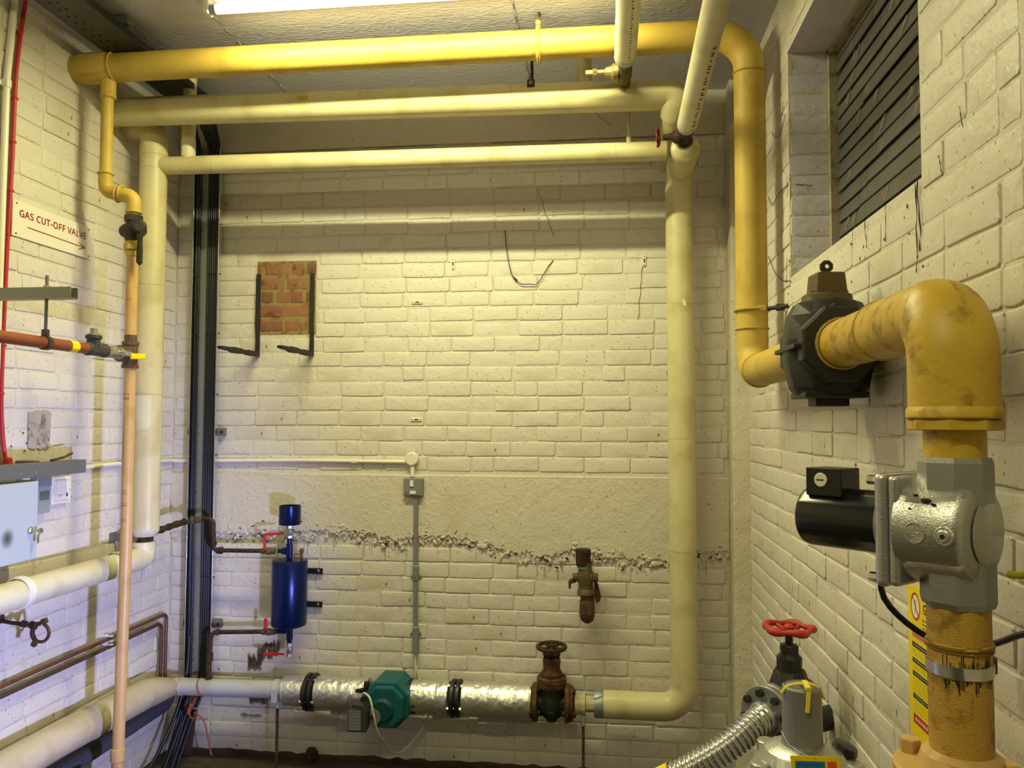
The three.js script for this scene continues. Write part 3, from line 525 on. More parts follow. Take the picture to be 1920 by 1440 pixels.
{
  const X = 0.135, t = thing('lagged_pipe', 'stout cream lagged vertical pipe in the left corner behind the apricot riser', 'pipe', [X, 1.2, PZ]);
  part(t, 'lagging', sweep(bends([[-0.02, 3.09, PZ], [X, 3.09, PZ], [X, 1.9, PZ]], 0.07, 10).concat([V(X, 1.2, PZ)]), 0.061, 30), MT.lagging);
  part(t, 'lagging_elbow_cover', lathe([[0.0612, 0], [0.063, 0.002], [0.063, 0.05], [0.0612, 0.052]], [X, 2.945, PZ]), MT.lagging);
  for (const y of [2.88, 2.33, 1.82]) part(t, 'lagging_seam', ring(0.061, 0.0008, [X, y, PZ], [0, 1, 0], 40), MT.lagDirty);
  part(t, 'repair_patch', new THREE.CylinderGeometry(0.0617, 0.0617, 0.16, 20, 1, true, -0.75, 1.5).translate(X, 1.735, PZ), MT.lagPale);
  part(t, 'lagging_end', lathe([[0.061, 0], [0.0595, -0.015], [0.045, -0.035], [0.035, -0.036]], [X, 1.2, PZ]), MT.lagPale);
  part(t, 'bare_pipe', [lathe([[0, 0], [0.043, 0], [0.043, 0.02], [0.036, 0.024], [0.036, 0.075]], [X, 1.115, PZ])], MT.rustDark);
}
{
  const X = 0.13, Yb = 1.07, t = thing('lagged_pipe', 'dirty cream lagged pipe running along the left wall below the grey electrical box', 'pipe', [X, Yb, 1.0]);
  part(t, 'lagging', sweep(bends([[X, Yb + 0.008, 3.2], [X, Yb - 0.005, PZ], [X - 0.001, 1.14, PZ]], 0.075, 12), 0.052, 30), MT.lagPale);
  part(t, 'grey_elbow', sweep([[X - 0.004, 1.135, PZ], [X - 0.007, 1.09, PZ - 0.002], [X - 0.005, 1.02, PZ + 0.004]], (q) => 0.041 + 0.006 * q, 24), MT.greyPipe, { label: 'pale grey bare bend below the lagging' });
  part(t, 'clamp_band', lathe([[0.052, 0], [0.0545, 0.001], [0.0545, 0.03], [0.052, 0.031]], [X, Yb + 0.001, 0.645], [0, 0, 1]), MT.lagDirty);
  part(t, 'plastic_collar', lathe([[0.052, 0], [0.059, 0.006], [0.0605, 0.028], [0.052, 0.034]], [X, Yb + 0.003, 1.215], [0, 0, 1]), MT.cream, { label: 'white collar with rusty rim' });
  part(t, 'drip_peg', rod([X, Yb - 0.056, 0.46], [X, Yb - 0.1, 0.46], 0.007), MT.greyPipe);
  const b = part(t, 'wall_bracket', [box(0.12, 0.03, 0.006, 0.06, 1.165, 0.49, 0.002), box(0.006, 0.04, 0.05, 0.004, 1.165, 0.5, 0.002)], MT.galvDark);
  part(b, 'bolt', hex(0.008, 0.01, [0.05, 1.168, 0.493], [0, 0, 1]), MT.galv);
}
const PL = { y: 0.378, z: VZ };
{
  const t = thing('lagged_pipe', 'thick grimy cream lagged pipe low on the left wall, lowest of the cream pipes there', 'pipe', [0.1, 0.43, 0.9]);
  part(t, 'lagging', sweep([[0.1, 0.45, 3.2], [0.1, 0.44, 1.0], [0.1, 0.412, 0.36], [0.102, 0.397, 0.26], [0.106, 0.38, 0.18]], (q, i) => [0.068, 0.068, 0.067, 0.06, 0.048][i], 30), MT.lagDirty);
  part(t, 'clamp_band', lathe([[0.068, 0], [0.07, 0.001], [0.07, 0.04], [0.068, 0.041]], [0.1, 0.429, 0.73], [0, 0.04, 1]), MT.lagDirty);
}
{
  const t = thing('bare_pipe', 'pale grey painted pipe along the back wall between left corner and silver lagging', 'pipe', [0.45, PL.y, PL.z]);
  part(t, 'pipe', sweep(bends([[0.106, 0.381, 0.22], [0.106, 0.377, PL.z], [0.3, 0.377, PL.z], [0.72, 0.383, PL.z]], 0.04, 6), 0.0415, 26), MT.greyPipe);
  part(t, 'joint_wrap', [ring(0.042, 0.003, [0.13, 0.377, PL.z], [1, 0.1, 0]), ring(0.042, 0.0025, [0.142, 0.377, PL.z], [1, -0.15, 0]), ring(0.042, 0.003, [0.154, 0.377, PL.z], [1, 0.05, 0])], MT.lagDirty);
  const d = part(t, 'drain_saddle', [lathe([[0.0415, 0], [0.047, 0.003], [0.047, 0.03], [0.0415, 0.033]], [0.632, 0.383, PL.z], [1, 0, 0]), box(0.03, 0.054, 0.03, 0.65, 0.355, PL.z + 0.03, 0.006), lathe([[0, 0], [0.014, 0], [0.014, 0.03], [0.01, 0.034]], [0.656, 0.3, PL.z + 0.01])], MT.greyPipe);
  part(d, 'drip_rod', rod([0.656, 0.005, PL.z + 0.01], [0.656, 0.32, PL.z + 0.01], 0.0075), MT.rust);
}
{                                                  // upper return pipe and its two uprights
  const t = thing('lagged_pipe', 'slim cream lagged pipe across the back wall, third pipe below the ceiling', 'pipe', [1.4, 2.91, PZ]);
  part(t, 'lagging', sweep([[0.14, 2.9, PZ], [1.3, 2.89, PZ], [2.52, 2.883, PZ]], 0.0418, 26), MT.lagging);
  for (const x of [0.44, 1.15, 1.75, 2.3]) part(t, 'lagging_seam', ring(0.0418, 0.0006, [x, 2.9 - 0.007 * x, PZ], [1, 0, 0], 36), MT.lagDirty);
  part(t, 'vent_upright', sweep([[0.306, 2.92, PZ], [0.307, 3.1, PZ], [0.308, CEIL - 0.02, PZ]], 0.031, 22), MT.lagging);
  part(t, 'upright_collar', lathe([[0.031, 0.08], [0.0325, 0.075], [0.0325, 0.0], [0.031, -0.004]], [0.3065, 2.94, PZ]), MT.lagPale);
  part(t, 'hanger_rod', [rod([2.358, 2.915, PZ], [2.358, 3.2, PZ], 0.006), rod([2.358, 2.92, PZ], [2.358, 2.955, PZ], 0.011)], MT.lagDirty);
}
{
  const t = thing('lagged_pipe', 'short cream lagged upright between ceiling and thick cream pipe', 'pipe', [2.166, CEIL, 0.6]);
  part(t, 'lagging', sweep([[2.166, 3.09, 0.6], [2.166, CEIL + 0.01, 0.6]], 0.031, 20), MT.lagging);
}
{
  const X = 2.606, t = thing('lagged_pipe', 'tall cream lagged pipe down the right of the back wall, bending to the gate valve', 'pipe', [X, 0.4, VZ]);
  part(t, 'lagging', sweep(bends([[X - 0.008, 2.88, PZ + 0.03], [X - 0.006, 2.875, VZ], [X, 2.1, VZ], [X + 0.006, PL.y + 0.002, VZ], [2.22, PL.y + 0.003, VZ]], [0.11, 3, 0.1], 14), 0.0632, 32), MT.lagging);
  part(t, 'lagging_end', lathe([[0.0632, 0], [0.06, 0.02], [0.04, 0.035], [0, 0.04]], [X - 0.008, 2.88, PZ + 0.025], [0, 0, 1]), MT.lagging);
  part(t, 'foil_end', lathe([[0, 0], [0.06, 0], [0.0638, 0.012], [0.064, 0.042], [0.0632, 0.044]], [2.196, PL.y + 0.003, VZ], [1, 0, 0]), MT.galv, { label: 'dull silver end band of the lagging' });
  for (const y of [2.25, 1.62, 1.1]) part(t, 'lagging_seam', ring(0.0632, 0.0007, [X + (2.1 - y) * 0.003, y, VZ], [0, 1, 0], 40), MT.lagDirty);
  part(t, 'paint_chip', new THREE.CylinderGeometry(0.0636, 0.0636, 0.03, 6, 1, true, 0.05, 0.25).rotateZ(0.25).translate(X, 2.25, VZ), MT.white);
}
// two lagged drops from the room towards the back wall, each on a valve
{
  const X = 2.331, Yd = 3.1, t = thing('lagged_pipe', 'shorter of two cream lagged pipes coming overhead, ending at the brass valve', 'pipe', [X, Yd, 1.5]);
  part(t, 'lagging', sweep([[X, Yd - 0.002, 0.915], [X, Yd, 2.6], [X, Yd, 4.8]], 0.0415, 28), MT.lagPale);
  part(t, 'end_tape', lathe([[0.041, 0], [0.0425, 0.002], [0.042, 0.035], [0.0415, 0.036]], [X, Yd - 0.002, 0.913], [0, 0, 1]), MT.tape);
  part(t, 'lacing', Array.from({ length: 22 }, (_, i) => box(0.006, 0.003, 0.005 + (i % 3) * 0.002, X + 0.012 + 0.002 * Math.sin(i * 2.3), Yd - 0.0405, 0.97 + i * 0.022, 0)), MT.black, { kind: 'stuff' });
  const v = thing('brass_valve', 'brass isolating valve with a square stem on the thick cream pipe', 'valve', [X, 3.09, 0.75]);
  part(v, 'body', [lathe([[0, -0.07], [0.024, -0.07], [0.026, -0.045], [0.03, -0.03], [0.031, 0], [0.03, 0.03], [0.024, 0.05], [0.02, 0.1], [0, 0.1]], [X, 3.098, 0.78], [0, 0.06, 1]), hex(0.031, 0.02, [X, 3.1, 0.86], [0, 0, 1]), hex(0.03, 0.024, [X, 3.092, 0.68], [0, 0.06, 1])], MT.bronze);
  part(v, 'stem', [lathe([[0, 0], [0.033, 0], [0.033, 0.02], [0.024, 0.028], [0.018, 0.05], [0.011, 0.055], [0.011, 0.085], [0, 0.085]], [X - 0.025, 3.098, 0.79], [-1, 0, 0]), hex(0.015, 0.018, [X - 0.108, 3.098, 0.79], [-1, 0, 0]), box(0.03, 0.017, 0.017, X - 0.14, 3.098, 0.79, 0.002)], MT.brass);
}
{
  const X = 2.578, Yd = 2.88, t = thing('lagged_pipe', 'longer of two cream lagged pipes coming overhead, ending at the red tap', 'pipe', [X, Yd, 1.5]);
  part(t, 'lagging', sweep([[X, Yd, 0.77], [X - 0.021, Yd, 2.2], [X - 0.058, Yd, 4.8]], 0.0395, 28), MT.lagPale);
  part(t, 'end_tape', lathe([[0.028, 0], [0.037, 0.012], [0.0405, 0.03], [0.04, 0.05], [0.0395, 0.051]], [X, Yd, 0.735], [0, 0, 1]), MT.tape);
  part(t, 'lacing', Array.from({ length: 24 }, (_, i) => box(0.009 + (i % 4) * 0.002, 0.003, 0.004, X + 0.014 - i * 0.0004, Yd - 0.0365, 0.8 + i * 0.03 + 0.008 * Math.sin(i * 1.9), 0)), MT.black, { kind: 'stuff' });
  const v = thing('tap_valve', 'corroded tap with dark red handwheel at top of tall cream pipe', 'valve', [X, Yd, 0.62]);
  part(v, 'body', [lathe([[0, 0], [0.032, 0], [0.032, 0.02], [0.024, 0.03], [0.026, 0.1], [0.031, 0.12], [0.03, 0.17], [0, 0.17]], [X + 0.008, Yd + 0.002, 0.57], [-0.04, 0, 1]), lathe([[0, 0], [0.031, 0], [0.033, 0.012], [0.027, 0.03], [0.015, 0.042], [0.011, 0.075], [0, 0.075]], [X - 0.01, Yd, 0.64], [-1, 0, -0.1])], MT.rustDark);
  part(v, 'seal_ring', ring(0.034, 0.007, [X + 0.008, Yd + 0.002, 0.575], [0, 0.1, 1]), MT.tape);
  const hx = X - 0.105, hz = 0.63, hw = [ring(0.03, 0.005, [hx, Yd, hz], [1, 0.05, 0.25], 28)];
  for (let i = 0; i < 4; i++) { const a = (i * Math.PI) / 2 + 0.4; hw.push(rod([hx + 0.002, Yd, hz], [hx, Yd + 0.03 * Math.cos(a), hz + 0.03 * Math.sin(a)], 0.0045, 8)); hw.push(lathe([[0, -0.007], [0.0075, -0.004], [0.0075, 0.004], [0, 0.007]], [hx, Yd + 0.032 * Math.cos(a), hz + 0.032 * Math.sin(a)], [1, 0, 0], 10)); }
  part(v, 'handwheel', hw, MT.darkRed);
}

// ---------------------------------------------------------------- pump line along the foot of the back wall
const D = (x, r, h, b = 0.003) => disc(r, h, [x, PL.y, PL.z], [1, 0, 0], b, 40);
function boltCircle(x0, x1, R, n, r, mat, parent, a0 = 0.39) {
  for (let i = 0; i < n; i++) { const a = a0 + (i / n) * Math.PI * 2, y = PL.y + R * Math.cos(a), z = PL.z + R * Math.sin(a); part(parent, 'bolt', [rod([x0, y, z], [x1, y, z], r * 0.6, 10), hex(r, r * 1.1, [x0, y, z], [1, 0, 0]), hex(r, r * 1.1, [x1 - r * 1.1, y, z], [1, 0, 0])], mat); }
}
{
  const foil = (label, x0, x1, r, flap) => {
    const t = thing('foil_lagging', label, 'pipe lagging', [(x0 + x1) / 2, PL.y, PL.z]);
    seed = Math.round(x0 * 1000);
    const n = Math.round((x1 - x0) / 0.012), s = []; for (let i = 0; i <= n; i++) s.push(V(x0 + ((x1 - x0) * i) / n, PL.y + rr(-0.0008, 0.0008), PL.z));
    part(t, 'foil_wrap', sweep(s, (q, i) => r + rr(-0.0012, 0.0012), 40), MT.foil);
    if (flap) { const [a, b, drop] = flap; part(t, 'loose_flap', slab([[a, 0.01], [b, 0.01], [b + 0.01, -drop * 0.7], [a + (b - a) * 0.55, -drop * 0.75], [a + (b - a) * 0.5, -drop], [a + 0.004, -drop]], 0.0025, [], 0.0008).rotateX(-0.25).translate(0, PL.y - r + 0.002, PL.z - 0.02), MT.foilFlat); }
    return t;
  };
  foil('short silver foil lagging left of the first black flange', 0.694, 0.792, 0.07);
  foil('silver foil lagging between the first black flange and the green pump', 0.856, 1.12, 0.0755, [0.915, 1.08, 0.058]);
  foil('silver foil lagging directly right of the green pump', 1.325, 1.507, 0.078, [1.42, 1.525, 0.037]);
  foil('longest silver foil lagging, left of the rusty gate valve', 1.577, 1.902, 0.0795, [1.64, 1.905, 0.042]);
  const fl = (label, x, r) => {
    const t = thing('pipe_flange', label, 'flange', [x, PL.y, PL.z]);
    part(t, 'flange_plate', D(x - 0.022, r, 0.019), MT.black); part(t, 'flange_plate', D(x + 0.004, r, 0.019), MT.black);
    part(t, 'gasket', D(x - 0.003, r * 0.8, 0.007, 0.001), MT.blackIron);
    boltCircle(x - 0.036, x + 0.037, r * 0.8, 4, 0.0105, MT.steel, t);
  };
  fl('black bolted pipe flange beside the drain rod, left of the green pump', 0.824, 0.0885);
  fl('black bolted pipe flange between two silver lagged lengths', 1.542, 0.0885);
}
{                                                  // green circulating pump
  const X = 1.224, t = thing('circulating_pump', 'green circulating pump with grey terminal box in the foil-lagged pipe', 'pump', [X, PL.y, PL.z]);
  const oct = (w, h, c, x, y) => [[x - w + c, y - h], [x + w - c, y - h], [x + w, y - h + c], [x + w, y + h - c], [x + w - c, y + h], [x - w + c, y + h], [x - w, y + h - c], [x - w, y - h + c]];
  part(t, 'motor_housing', [slab(oct(0.106, 0.107, 0.056, X + 0.005, PL.y + 0.003), 0.16, [], 0.008).translate(0, -0.008, 0.09), slab(oct(0.092, 0.094, 0.048, X + 0.003, PL.y + 0.001), 0.03, [], 0.01).translate(0, -0.008, 0.245)], MT.teal);
  part(t, 'front_boss', [lathe([[0, 0], [0.058, 0], [0.056, 0.02], [0.045, 0.03], [0, 0.03]], [X - 0.005, PL.y - 0.02, 0.27], [0, 0, 1]), box(0.04, 0.07, 0.035, X + 0.055, PL.y - 0.045, 0.255, 0.014, 0, 0, -0.5)], MT.tealDark);
  part(t, 'volute', [lathe([[0.03, 0], [0.045, 0.01], [0.055, 0.05], [0.06, 0.1], [0.05, 0.16], [0.035, 0.18]], [X - 0.085, PL.y, PL.z], [1, 0, 0])], MT.tealDark);
  part(t, 'pump_flange', [D(X + 0.074, 0.081, 0.014)], MT.teal);
  part(t, 'pump_flange', [D(X + 0.089, 0.083, 0.016)], MT.black);
  for (const [y, z, m] of [[0.045, 0.055, MT.steel], [-0.02, 0.068, MT.rustDark], [-0.055, 0.05, MT.blackIron]]) part(t, 'bolt', [rod([X + 0.06, PL.y + y, PL.z + z], [X + 0.13, PL.y + y, PL.z + z], 0.008, 10), hex(0.013, 0.014, [X + 0.07, PL.y + y, PL.z + z], [1, 0, 0])], m);
  const bx = X - 0.105, by = PL.y - 0.048, bz = 0.315;
  const tb = part(t, 'terminal_box', [box(0.09, 0.105, 0.07, bx, by, bz, 0.008, 0.1, 0, -0.03), slab([[-0.04, 0], [0.045, 0], [0.03, 0.022], [-0.02, 0.026]], 0.06, [], 0.003).translate(bx, by + 0.048, bz - 0.03)], MT.malleable);
  const fins = []; for (let i = 0; i < 13; i++) fins.push(box(0.056, 0.0032, 0.004, bx - 0.012 + 0.003, by + 0.042 - i * 0.0068, bz + 0.0365, 0.0005, 0.1, 0, -0.03));
  part(tb, 'fins', fins, MT.galv);
  part(t, 'name_plate', [slab(Array.from({ length: 13 }, (_, i) => [0.038 * Math.cos(-Math.PI / 2 + (i * Math.PI) / 12), 0.038 * Math.sin(-Math.PI / 2 + (i * Math.PI) / 12)]).concat([[-0.012, 0.038], [-0.012, -0.038]]), 0.003, [], 0.0006).translate(X - 0.045, PL.y - 0.045, 0.301)], MT.galv);
  part(t, 'vent_screw', lathe([[0, 0], [0.012, 0], [0.012, 0.006], [0.006, 0.008], [0, 0.008]], [X - 0.042, PL.y - 0.045, 0.303], [0, 0, 1], 16), MT.black);
  const g = part(t, 'bleed_cock', [rod([X - 0.13, PL.y + 0.045, 0.22], [X - 0.045, PL.y + 0.055, 0.26], 0.011, 12), box(0.024, 0.028, 0.024, X - 0.09, PL.y + 0.085, 0.25, 0.005), rod([X - 0.09, PL.y + 0.04, 0.25], [X - 0.09, PL.y + 0.08, 0.25], 0.008, 10), lathe([[0, 0], [0.013, 0], [0.015, 0.02], [0, 0.02]], [X - 0.09, PL.y + 0.03, 0.28], [0, 0, 1])], MT.blackIron);
  part(g, 'lever', rod([X - 0.145, PL.y + 0.045, 0.23], [X - 0.1, PL.y + 0.06, 0.25], 0.009, 10), MT.rustDark);
}
single('mains_cable', 'white flex looping from the green pump under the pipe to the grey conduit', 'cable', [1.24, 0.2, 0.25],
  sweep(curve([[1.125, 0.425, 0.285], [1.145, 0.447, 0.32], [1.18, 0.435, 0.35], [1.2, 0.37, 0.36], [1.212, 0.28, 0.33], [1.222, 0.2, 0.25], [1.232, 0.13, 0.18], [1.262, 0.1, 0.12], [1.31, 0.13, 0.07], [1.36, 0.2, 0.045], [1.385, 0.28, 0.03], [1.37, 0.36, 0.022], [1.33, 0.43, 0.02], [1.312, 0.5, 0.02], [1.312, 0.56, 0.02]], 90), 0.0048, 8), MT.whiteCable);
{                                                  // rusty gate valve
  const X = 1.997, Z = PL.z, t = thing('gate_valve', 'rusty iron gate valve with horizontal handwheel in the low back-wall pipe', 'valve', [X, PL.y, Z]);
  part(t, 'body', [lathe([[0, -0.085], [0.022, -0.085], [0.03, -0.072], [0.05, -0.055], [0.06, -0.02], [0.058, 0.02], [0.055, 0.075], [0, 0.075]], [X, PL.y, Z]), lathe([[0.04, 0], [0.046, 0.04], [0.046, 0.1], [0.04, 0.14]], [X - 0.07, PL.y, Z], [1, 0, 0]), box(0.03, 0.012, 0.006, X, PL.y - 0.03, Z + 0.056, 0.002)], MT.darkGreen);
  part(t, 'bonnet_flange', [lathe([[0, 0], [0.069, 0], [0.07, 0.003], [0.07, 0.018], [0.063, 0.02], [0.063, 0.022], [0.07, 0.024], [0.07, 0.044], [0.065, 0.048], [0, 0.046]], [X, PL.y + 0.075, Z])], MT.rust);
  part(t, 'bonnet', lathe([[0.05, 0], [0.052, 0.015], [0.04, 0.035], [0.041, 0.06], [0.043, 0.078], [0.03, 0.088], [0, 0.088]], [X, PL.y + 0.121, Z], [0, 1, 0], 24), MT.rust);
  part(t, 'gland', [lathe([[0, 0], [0.017, 0], [0.017, 0.01], [0.042, 0.014], [0.042, 0.024], [0.018, 0.028], [0.014, 0.05], [0, 0.05]], [X, PL.y + 0.209, Z]), rod([X - 0.032, PL.y + 0.199, Z], [X - 0.032, PL.y + 0.24, Z], 0.006), rod([X + 0.032, PL.y + 0.199, Z], [X + 0.032, PL.y + 0.24, Z], 0.006)], MT.rustDark);
  const hy = PL.y + 0.258, hw = [ring(0.064, 0.01, [X, hy, Z], [0, 1, 0.05], 40), lathe([[0, -0.012], [0.017, -0.012], [0.017, 0.01], [0.01, 0.016], [0, 0.016]], [X, hy, Z])];
  for (let i = 0; i < 5; i++) { const a = 0.3 + (i * Math.PI * 2) / 5; hw.push(sweep([[X, hy, Z], [X + 0.03 * Math.cos(a), hy - 0.004, Z + 0.03 * Math.sin(a)], [X + 0.062 * Math.cos(a), hy, Z + 0.062 * Math.sin(a)]], 0.0065, 8)); }
  part(t, 'handwheel', hw, MT.rustDark);
  part(t, 'pipe_flange', [D(X - 0.087, 0.088, 0.022), D(X - 0.1, 0.073, 0.013)], MT.rust); part(t, 'pipe_flange', [D(X + 0.064, 0.087, 0.022), D(X + 0.087, 0.08, 0.014), D(X + 0.101, 0.059, 0.01)], MT.rust);
  boltCircle(X - 0.1, X - 0.05, 0.07, 4, 0.0115, MT.rustDark, t); boltCircle(X + 0.05, X + 0.112, 0.07, 4, 0.0115, MT.rustDark, t);
}
{
  const t = thing('pipe_coupling', 'grimy yellowed coupling with drain boss between gate valve and cream pipe', 'coupling', [2.15, PL.y, PL.z]);
  part(t, 'socket', [lathe([[0, 0], [0.052, 0], [0.054, 0.01], [0.048, 0.018], [0.044, 0.03], [0.05, 0.034], [0.05, 0.05], [0.036, 0.054], [0.036, 0.1], [0, 0.1]], [2.104, PL.y, PL.z], [1, 0, 0])], MT.lagDirty);
  const b = part(t, 'drain_boss', [box(0.026, 0.03, 0.026, 2.145, PL.y - 0.06, PL.z + 0.01, 0.005), lathe([[0, 0], [0.012, 0], [0.014, 0.022], [0, 0.022]], [2.145, PL.y - 0.095, PL.z + 0.01])], MT.lagDirty);
  part(b, 'drip_rod', rod([2.145, 0.005, PL.z + 0.01], [2.145, 0.3, PL.z + 0.01], 0.007), MT.rust);
}
// ---------------------------------------------------------------- blue dosing pot and its pipework
{
  const X = 0.7, Z = 0.13, t = thing('dosing_pot', 'dark blue cylindrical dosing pot with funnel top on the back wall', 'tank', [X, 0.69, Z]);
  part(t, 'tank', lathe([[0, 0.69], [0.075, 0.69], [0.083, 0.695], [0.086, 0.702], [0.086, 1.006], [0.083, 1.012], [0.06, 1.014], [0, 1.014]], [X, 0, Z], [0, 1, 0], 48), MT.blue);
  part(t, 'funnel', lathe([[0, 1.185], [0.052, 1.185], [0.053, 1.187], [0.053, 1.279], [0.0505, 1.279], [0.05, 1.2], [0, 1.2]], [X - 0.003, 0, Z], [0, 1, 0], 40), MT.blue);
  part(t, 'neck', [rod([X - 0.003, 1.008, Z], [X - 0.003, 1.125, Z], 0.0125, 18), lathe([[0.0125, 0], [0.0165, 0.003], [0.0165, 0.07], [0.0125, 0.073]], [X - 0.003, 1.02, Z]), lathe([[0.0125, 0], [0.0165, 0.003], [0.0165, 0.02], [0.0125, 0.023]], [X - 0.018, 1.055, Z], [-1, 0, 0]), rod([X - 0.01, 1.055, Z], [X - 0.06, 1.055, Z], 0.011, 16)], MT.blue);
  part(t, 'outlet', [rod([X + 0.004, 0.6, Z], [X + 0.003, 0.695, Z], 0.0125, 18), lathe([[0.0125, 0], [0.0165, 0.003], [0.0165, 0.06], [0.0125, 0.063]], [X + 0.004, 0.62, Z]), rod([X, 0.66, Z], [X - 0.06, 0.66, Z], 0.0105, 16)], MT.blue);
  for (const y of [0.937, 0.77]) { const b = part(t, 'wall_strap', [box(0.1, 0.029, 0.005, X + 0.077, y, 0.014, 0.001), box(0.02, 0.029, 0.08, X + 0.03, y, 0.05, 0.001)], MT.black); part(b, 'screw', [disc(0.0075, 0.003, [X + 0.104, y, 0.016], [0, 0, 1], 0.001), lathe([[0, 0], [0.0045, 0], [0.003, 0.004], [0, 0.005]], [X + 0.104, y, 0.019], [0, 0, 1], 12)], MT.steel); }
  // ball valves: top, drain, bleed
  const v1 = part(t, 'funnel_valve', [hex(0.0165, 0.018, [X - 0.003, 1.165, Z]), lathe([[0.013, 0], [0.017, 0.01], [0.017, 0.03], [0.013, 0.04]], [X - 0.003, 1.13, Z]), hex(0.0165, 0.014, [X - 0.003, 1.118, Z])], MT.nickel);
  part(v1, 'red_lever', [box(0.062, 0.013, 0.012, X - 0.075, 1.14, Z + 0.012, 0.003), box(0.02, 0.006, 0.008, X - 0.038, 1.143, Z + 0.012, 0.001)], MT.red);
  const v2 = part(t, 'drain_valve', [hex(0.0165, 0.018, [X + 0.005, 0.59, Z]), lathe([[0.013, 0], [0.017, 0.01], [0.017, 0.026], [0.013, 0.036]], [X + 0.005, 0.556, Z]), hex(0.0155, 0.014, [X + 0.005, 0.542, Z])], MT.nickel);
  part(v2, 'red_lever', [box(0.078, 0.016, 0.009, X - 0.08, 0.555, Z + 0.02, 0.004, 0, 0, 0.04), box(0.035, 0.01, 0.006, X - 0.03, 0.557, Z + 0.02, 0.001)], MT.red);
  const v3 = part(t, 'bleed_valve', [rod([X + 0.052, 1.008, Z - 0.02], [X + 0.052, 1.05, Z - 0.02], 0.007, 12), hex(0.0105, 0.02, [X + 0.053, 1.045, Z - 0.02])], MT.bronze);
  part(v3, 'red_lever', box(0.034, 0.007, 0.006, X + 0.033, 1.04, Z - 0.01, 0.002), MT.red);
}
{
  const Z = 0.13, t = thing('steel_pipe', 'rusty thin pipe crossing the cable tray to the top of the blue pot', 'pipe', [0.32, 1.05, Z]);
  part(t, 'pipe', sweep(bends([[0.165, 1.178, 0.457], [0.166, 1.19, 0.17], [0.2, 1.2, 0.145], [0.302, 1.212, Z + 0.01], [0.302, 1.05, Z], [0.62, 1.053, Z]], [0.05, 0.06, 0.03, 0.022], 8), 0.0108, 18), MT.rustPipe);
  part(t, 'wrapping', sweep(curve([[0.165, 1.178, 0.457], [0.165, 1.186, 0.33], [0.16, 1.19, 0.25], [0.166, 1.195, 0.17]], 14), (q, i) => 0.015 + 0.003 * Math.sin(i * 1.9), 14), MT.rustDark);
  part(t, 'union', [hex(0.02, 0.02, [0.19, 1.199, 0.152], [1, 0.1, -0.2]), lathe([[0.011, 0], [0.016, 0.004], [0.016, 0.03], [0.011, 0.034]], [0.212, 1.201, 0.148], [1, 0.1, -0.1])], MT.bronze);
  part(t, 'elbow', [lathe([[0.011, 0], [0.0155, 0.003], [0.0155, 0.016], [0.011, 0.019]], [0.302, 1.075, Z]), hex(0.019, 0.018, [0.33, 1.05, Z], [1, 0, 0]), hex(0.0165, 0.016, [0.318, 1.05, Z], [1, 0, 0])], MT.rustPipe);
  const v = part(t, 'ball_valve', [hex(0.0155, 0.02, [0.555, 1.052, Z], [1, 0, 0]), hex(0.0155, 0.02, [0.602, 1.052, Z], [1, 0, 0]), lathe([[0.011, 0], [0.0175, 0.01], [0.0175, 0.025], [0.011, 0.035]], [0.571, 1.052, Z], [1, 0, 0])], MT.bronze);
  part(v, 'red_lever', [box(0.013, 0.075, 0.01, 0.577, 1.098, Z + 0.018, 0.003), box(0.045, 0.013, 0.01, 0.596, 1.137, Z + 0.018, 0.003)], MT.red);
}
{
  const Z = 0.13, t = thing('steel_pipe', 'rusty thin pipe rising from the grey pipe to the bottom of the blue pot', 'pipe', [0.293, 0.46, Z]);
  part(t, 'pipe', sweep(bends([[0.294, 0.4, VZ], [0.296, 0.645, Z], [0.64, 0.66, Z]], 0.03, 8), 0.0108, 18), MT.rustPipe);
  part(t, 'socket', lathe([[0.011, 0], [0.0165, 0.003], [0.0165, 0.045], [0.011, 0.048]], [0.295, 0.5, 0.136]), MT.rustPipe); part(t, 'socket', lathe([[0.011, 0], [0.0155, 0.003], [0.0155, 0.014], [0.011, 0.017]], [0.322, 0.646, Z], [1, 0.04, 0]), MT.rustPipe); part(t, 'socket', lathe([[0.011, 0], [0.017, 0.006], [0.014, 0.02], [0.011, 0.022]], [0.294, 0.415, 0.139]), MT.rustPipe);
  const v = part(t, 'ball_valve', [hex(0.0155, 0.018, [0.562, 0.6565, Z], [1, 0, 0]), lathe([[0.011, 0], [0.0175, 0.01], [0.0175, 0.025], [0.011, 0.035]], [0.578, 0.657, Z], [1, 0, 0]), hex(0.0155, 0.02, [0.61, 0.658, Z], [1, 0, 0])], MT.bronze);
  part(v, 'red_lever', box(0.0165, 0.055, 0.01, 0.588, 0.7, Z + 0.018, 0.004), MT.red);
}
